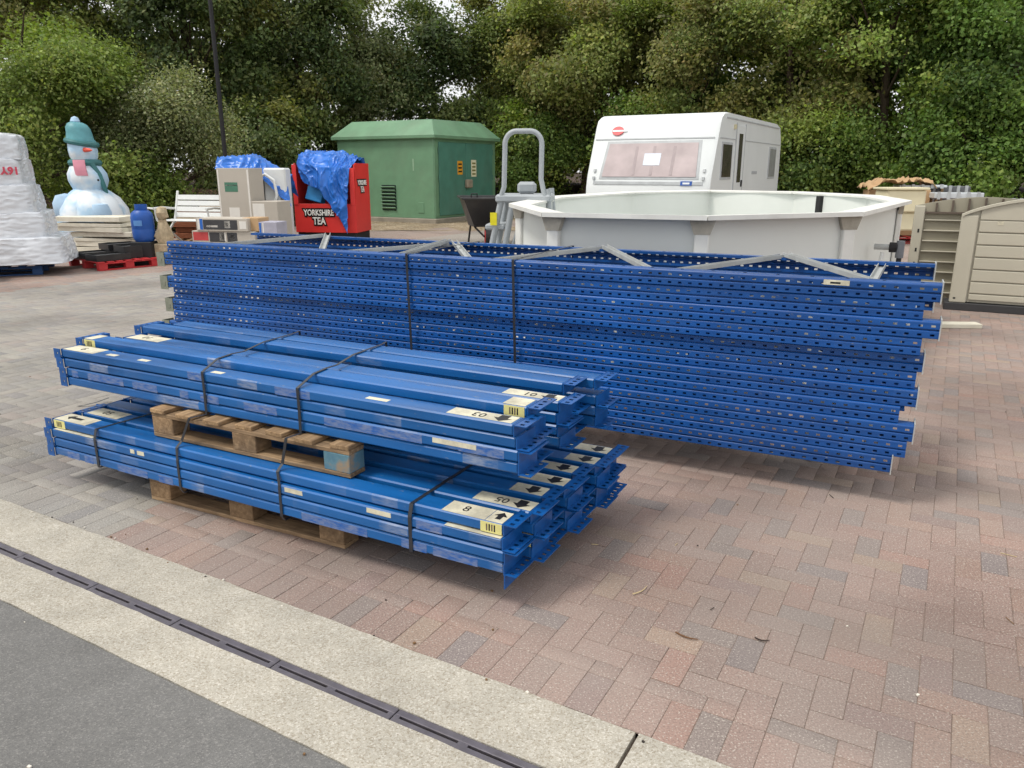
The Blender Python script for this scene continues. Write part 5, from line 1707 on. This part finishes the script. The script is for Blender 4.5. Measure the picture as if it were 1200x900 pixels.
def mat_leaf():
    k = N("foliage")
    a = k.n("ShaderNodeAttribute", attribute_name="Col")
    k.base(a.outputs["Color"], .55, 0, .3)
    tr = k.n("ShaderNodeBsdfTranslucent")
    k.l(k.mix(1.0, a.outputs["Color"], (1.3, 1.35, .6, 1), 'MULTIPLY'), tr.inputs["Color"])
    mx = k.n("ShaderNodeMixShader")
    mx.inputs[0].default_value = .36
    k.l(k.b.outputs[0], mx.inputs[1])
    k.l(tr.outputs[0], mx.inputs[2])
    k.l(mx.outputs[0], k.out.inputs["Surface"])
    return k.m
M['leaf'] = mat_leaf()
M['bark'] = mat_wood("grey_bark", (70, 60, 50), (110, 96, 80), .4)
def tree(name, label, loc, rad, h, pal, n_clump, per, leaf, seed, group="trees and shrubs closing the yard", lobes=14, base=.0, cspread=.29, cat="tree", bare=0.0, jit=.26):
    g = np.random.default_rng(seed)
    t = thing(name, label, cat, loc, 0, group)
    rx, ry = rad
    # crown built from rounded boughs; leaf clumps sit on the outer and upper side of each bough
    nb = int(9 + rx * h * 1.05)
    bd = g.normal(0, 1, (nb, 3)); bd[:, 1] -= .45
    bd /= np.linalg.norm(bd, axis=1)[:, None]
    rr = g.uniform(.55, .92, nb)
    bz = bd[:, 2] * rr
    hd = bd[:, :2] / (np.linalg.norm(bd[:, :2], axis=1)[:, None] + 1e-6)
    hr = np.linalg.norm(bd[:, :2], axis=1) ** .6 * rr
    bc = np.stack([hd[:, 0] * hr * rx, hd[:, 1] * hr * ry, h * (.45 + .47 * bz)], 1)
    br = g.uniform(.55, 1.15, nb) * (.36 + .13 * rx) * (.8 if h < 6 else 1.0)
    bi = g.choice(nb, n_clump, p=br ** 2 / (br ** 2).sum())
    d = g.normal(0, 1, (n_clump, 3)) + bd[bi] * .9 + np.array([0, -.25, .45])
    d /= np.linalg.norm(d, axis=1)[:, None]
    c = bc[bi] + d * (br[bi] * g.uniform(.55, 1.05, n_clump))[:, None] * np.array([1, 1, .85])
    inner = g.random(n_clump) < .20
    c[inner] = bc[bi][inner] * np.array([.6, .6, 1]) + g.normal(0, .4, (inner.sum(), 3))
    c[:, 2] = np.maximum(c[:, 2], .15)
    pal_l = np.array([lin(*p)[:3] for p in pal])
    w_ = np.linspace(1.3, .7, len(pal)); w_ /= w_.sum()
    bcol = pal_l[g.choice(len(pal), nb, p=w_)] * g.uniform(.8, 1.25, (nb, 1))
    cc = (bcol[bi] * .62 + pal_l[g.choice(len(pal), n_clump, p=w_)] * .38) * g.uniform(1 - jit, 1 + jit, (n_clump, 1)) * 1.32
    # leaves
    per = int(per * 1.75); leaf = leaf * .70
    n = n_clump * per
    ci = np.repeat(np.arange(n_clump), per)
    csz = g.uniform(.6, 1.35, n_clump)[ci][:, None] * cspread
    p = c[ci] + np.clip(g.normal(0, 1, (n, 3)), -2.2, 2.2) * csz * np.array([1, 1, .75])
    outw = c[ci] - np.array([0, 0, h * .45]); outw /= np.linalg.norm(outw, axis=1)[:, None] + 1e-6
    nr = outw * .7 + g.normal(0, .65, (n, 3)) + np.array([0, 0, .45])
    nr /= np.linalg.norm(nr, axis=1)[:, None]
    ax = g.normal(0, 1, (n, 3)) + np.array([0, 0, -.5])
    ax -= (ax * nr).sum(1)[:, None] * nr
    ax /= np.linalg.norm(ax, axis=1)[:, None] + 1e-6
    sd_ = np.cross(nr, ax)
    L = (leaf * g.uniform(.45, 1.4, n) * g.uniform(.8, 1.2, nb)[bi][ci])[:, None]
    wd = L * g.uniform(.26, .38, (n, 1))
    V = np.stack([p - ax * L * .5, p - sd_ * wd + nr * L * .07, p + ax * L * .5, p + sd_ * wd + nr * L * .07], 1)
    V[:, :, 2] = np.maximum(V[:, :, 2], .02)
    V = V.reshape(-1, 3)
    F = np.arange(n * 4).reshape(-1, 4)
    lc_ = cc[ci] * g.uniform(.75, 1.3, (n, 1)) * (1 + g.normal(0, .05, (n, 3)))
    me = mesh_np("crown", V, F, M['leaf'], np.repeat(np.clip(lc_, .004, .6), 4, 0))
    link("crown", me, t)
    mb = MB()
    mb.tube([(0, 0, -.2), (.05, .02, h * .25), (-.06, .05, h * .5), (.03, 0, h * .8)], [.16 * h / 8, .13 * h / 8, .09 * h / 8, .03], 8)
    for k in range(9):
        a = g.uniform(0, 6.28); z0 = h * g.uniform(.15, .7)
        e = Vector((math.cos(a) * rx * .8, math.sin(a) * ry * .8, min(h * .97, z0 + h * g.uniform(.12, .3))))
        mb.tube([(0, 0, z0), tuple(e * .5 + Vector((0, 0, z0 * .5 - .0))), tuple(e)], [.05, .035, .012], 6)
    mb.build("trunk", M['bark'], t, True)
    return t
DARK = [(74, 88, 52), (84, 98, 58), (62, 76, 48), (100, 110, 64), (122, 122, 70)]
OLIVE = [(112, 122, 66), (94, 108, 56), (128, 136, 76), (116, 114, 70), (78, 92, 50), (132, 122, 78)]
MID = [(102, 122, 60), (84, 106, 52), (120, 136, 68), (68, 88, 46), (130, 140, 70)]
FRESH = [(92, 116, 56), (80, 104, 50), (108, 128, 62), (68, 90, 46)]
YEL = [(108, 124, 62), (94, 112, 54), (120, 132, 70), (80, 98, 50)]
GREYG = [(122, 128, 92), (104, 112, 76), (138, 142, 106), (86, 94, 62)]
def zb(x, y): return .9 if y > 23 else 0
TREES = [
  ("bush", "bright yellow-green bush behind the white bags and snowman", (-12.2, 20.3, .2), (3.2, 1.9), 5.0, YEL, 760, 62, .125, "shrub"),
  ("bush", "grey-green loose bush between snowman and lamp post", (-9.3, 21.4, .25), (1.8, 1.3), 4.0, GREYG, 460, 60, .11, "shrub"),
  ("bush", "low bright bush at the right shoulder of the snowman", (-9.6, 19.9, .1), (1.05, .8), 2.3, YEL, 160, 55, .14, "shrub"),
  ("tree", "dark tree at the far left edge of the picture", (-20.5, 28, .8), (3.4, 2.6), 10.5, DARK, 620, 52, .20, "tree"),
  ("tree", "dark olive tree behind the yellow-green bush", (-15.6, 27, .8), (3.2, 2.5), 10.8, OLIVE, 640, 52, .19, "tree"),
  ("tree", "dark tree behind the lamp post", (-10.8, 27.6, .8), (3.1, 2.5), 11.0, DARK, 640, 52, .19, "tree"),
  ("tree", "dark tree left of the substation roof", (-7.4, 28.6, .8), (2.5, 1.9), 9.6, DARK, 600, 52, .18, "tree"),
  ("tree", "grey-green tree whose right edge borders the sky gap", (-5.6, 30.8, .8), (2.0, 2.2), 8.7, GREYG, 460, 52, .18, "tree"),
  ("shrub", "dark shrub behind the substation", (-2.9, 30.8, .8), (2.8, 1.8), 7.6, DARK, 620, 52, .18, "shrub"),
  ("tree", "olive tree rising right of the sky gap above the substation", (.1, 31.4, .8), (2.5, 2.3), 8.4, OLIVE, 560, 52, .18, "tree"),
  ("tree", "brown-tinged olive tree above the pool ladder", (2.7, 29.2, .8), (2.7, 2.3), 8.7, OLIVE, 600, 52, .17, "tree"),
  ("tree", "olive green tree directly behind the caravan", (5.9, 27.3, .8), (2.6, 2.2), 8.7, OLIVE, 600, 52, .17, "tree"),
  ("tree", "brown and green tree above the right end of the caravan", (8.5, 25.0, .8), (2.4, 2.1), 8.0, OLIVE, 560, 52, .17, "tree"),
  ("tree", "mid green ivy-leaved tree just right of the caravan", (10.6, 23.2, .6), (2.4, 2.0), 8.4, MID, 640, 54, .17, "tree"),
  ("tree", "fresh green tree above the shed panels", (13.4, 21.9, .6), (2.4, 2.0), 8.8, FRESH, 640, 54, .17, "tree"),
  ("tree", "fresh green tree at the far right edge of the picture", (16.4, 20.2, .6), (2.5, 2.0), 9.2, FRESH, 640, 54, .17, "tree"),
  ("tree", "tall dark tree hidden behind the far left row", (-17.5, 33, .8), (3.6, 2.2), 12.5, DARK, 380, 44, .24, "tree"),
  ("tree", "tall dark tree rising behind the lamp post row", (-12.0, 33.5, .8), (3.4, 2.2), 12.5, DARK, 380, 44, .24, "tree"),
  ("tree", "second-row olive tree behind the caravan", (7.5, 32.5, .8), (3.4, 2.0), 10.2, OLIVE, 360, 44, .24, "tree"),
  ("tree", "second-row tree behind the brown-tinged olive", (3.6, 34.0, .8), (3.0, 2.0), 9.8, OLIVE, 360, 44, .24, "tree"),
  ("tree", "second-row green tree behind the shed panels", (13.8, 27.5, .8), (4.0, 2.0), 11.0, MID, 420, 44, .24, "tree"),
  ("tree", "dense second-row tree behind the pool ladder", (1.2, 35.0, .8), (3.2, 1.6), 8.2, DARK, 520, 44, .26, "tree"),
  ("tree", "dense second-row tree above the caravan roof", (5.6, 31.6, .8), (3.2, 1.6), 9.6, DARK, 560, 44, .26, "tree"),
  ("tree", "dense second-row tree right above the caravan", (10.2, 28.6, .8), (3.2, 1.6), 10.0, MID, 560, 44, .26, "tree"),
  ("tree", "dense second-row tree at the far right", (17.6, 24.6, .8), (3.2, 1.6), 10.5, MID, 480, 44, .26, "tree"),
  ("tree", "second-row dark tree left of the sky gap", (-10.0, 33, .8), (2.2, 2.0), 11.0, DARK, 340, 44, .24, "tree"),
]
for i, (nm, lab, loc, rad, h, pal, nc, per, leaf, cat) in enumerate(TREES):
    tree("leafy_" + nm, lab, loc, rad, h, pal, nc, per, leaf, 100 + i, cat=cat)
# low hedge growth closing the gaps at the foot of the trees
for i, (x, y, z, rx, h, pal, lab) in enumerate(((-17.5, 24.5, .6, 2.4, 3.2, DARK, "low dark undergrowth at far left"), (-13.5, 24.8, .6, 2.2, 3.0, DARK, "low dark undergrowth behind the yellow-green bush"), (-8.1, 25.8, .6, 1.7, 3.4, DARK, "dark undergrowth left of the substation"),
                                              (.9, 28.6, .6, 1.9, 3.4, MID, "green undergrowth behind the ladder"), (4.4, 26.6, .5, 1.9, 3.4, MID, "green undergrowth left of the caravan"), (8.6, 23.4, .4, 1.8, 3.2, MID, "green undergrowth right of the caravan"),
                                              (12.0, 21.0, .3, 1.8, 3.0, FRESH, "green undergrowth behind the shed panels"), (15.0, 19.6, .3, 1.8, 3.0, MID, "green undergrowth at the far right edge"))):
    tree("leafy_shrub", lab, (x, y, z), (rx, 1.1), h, pal, 260, 50, .16, 300 + i, cat="shrub")
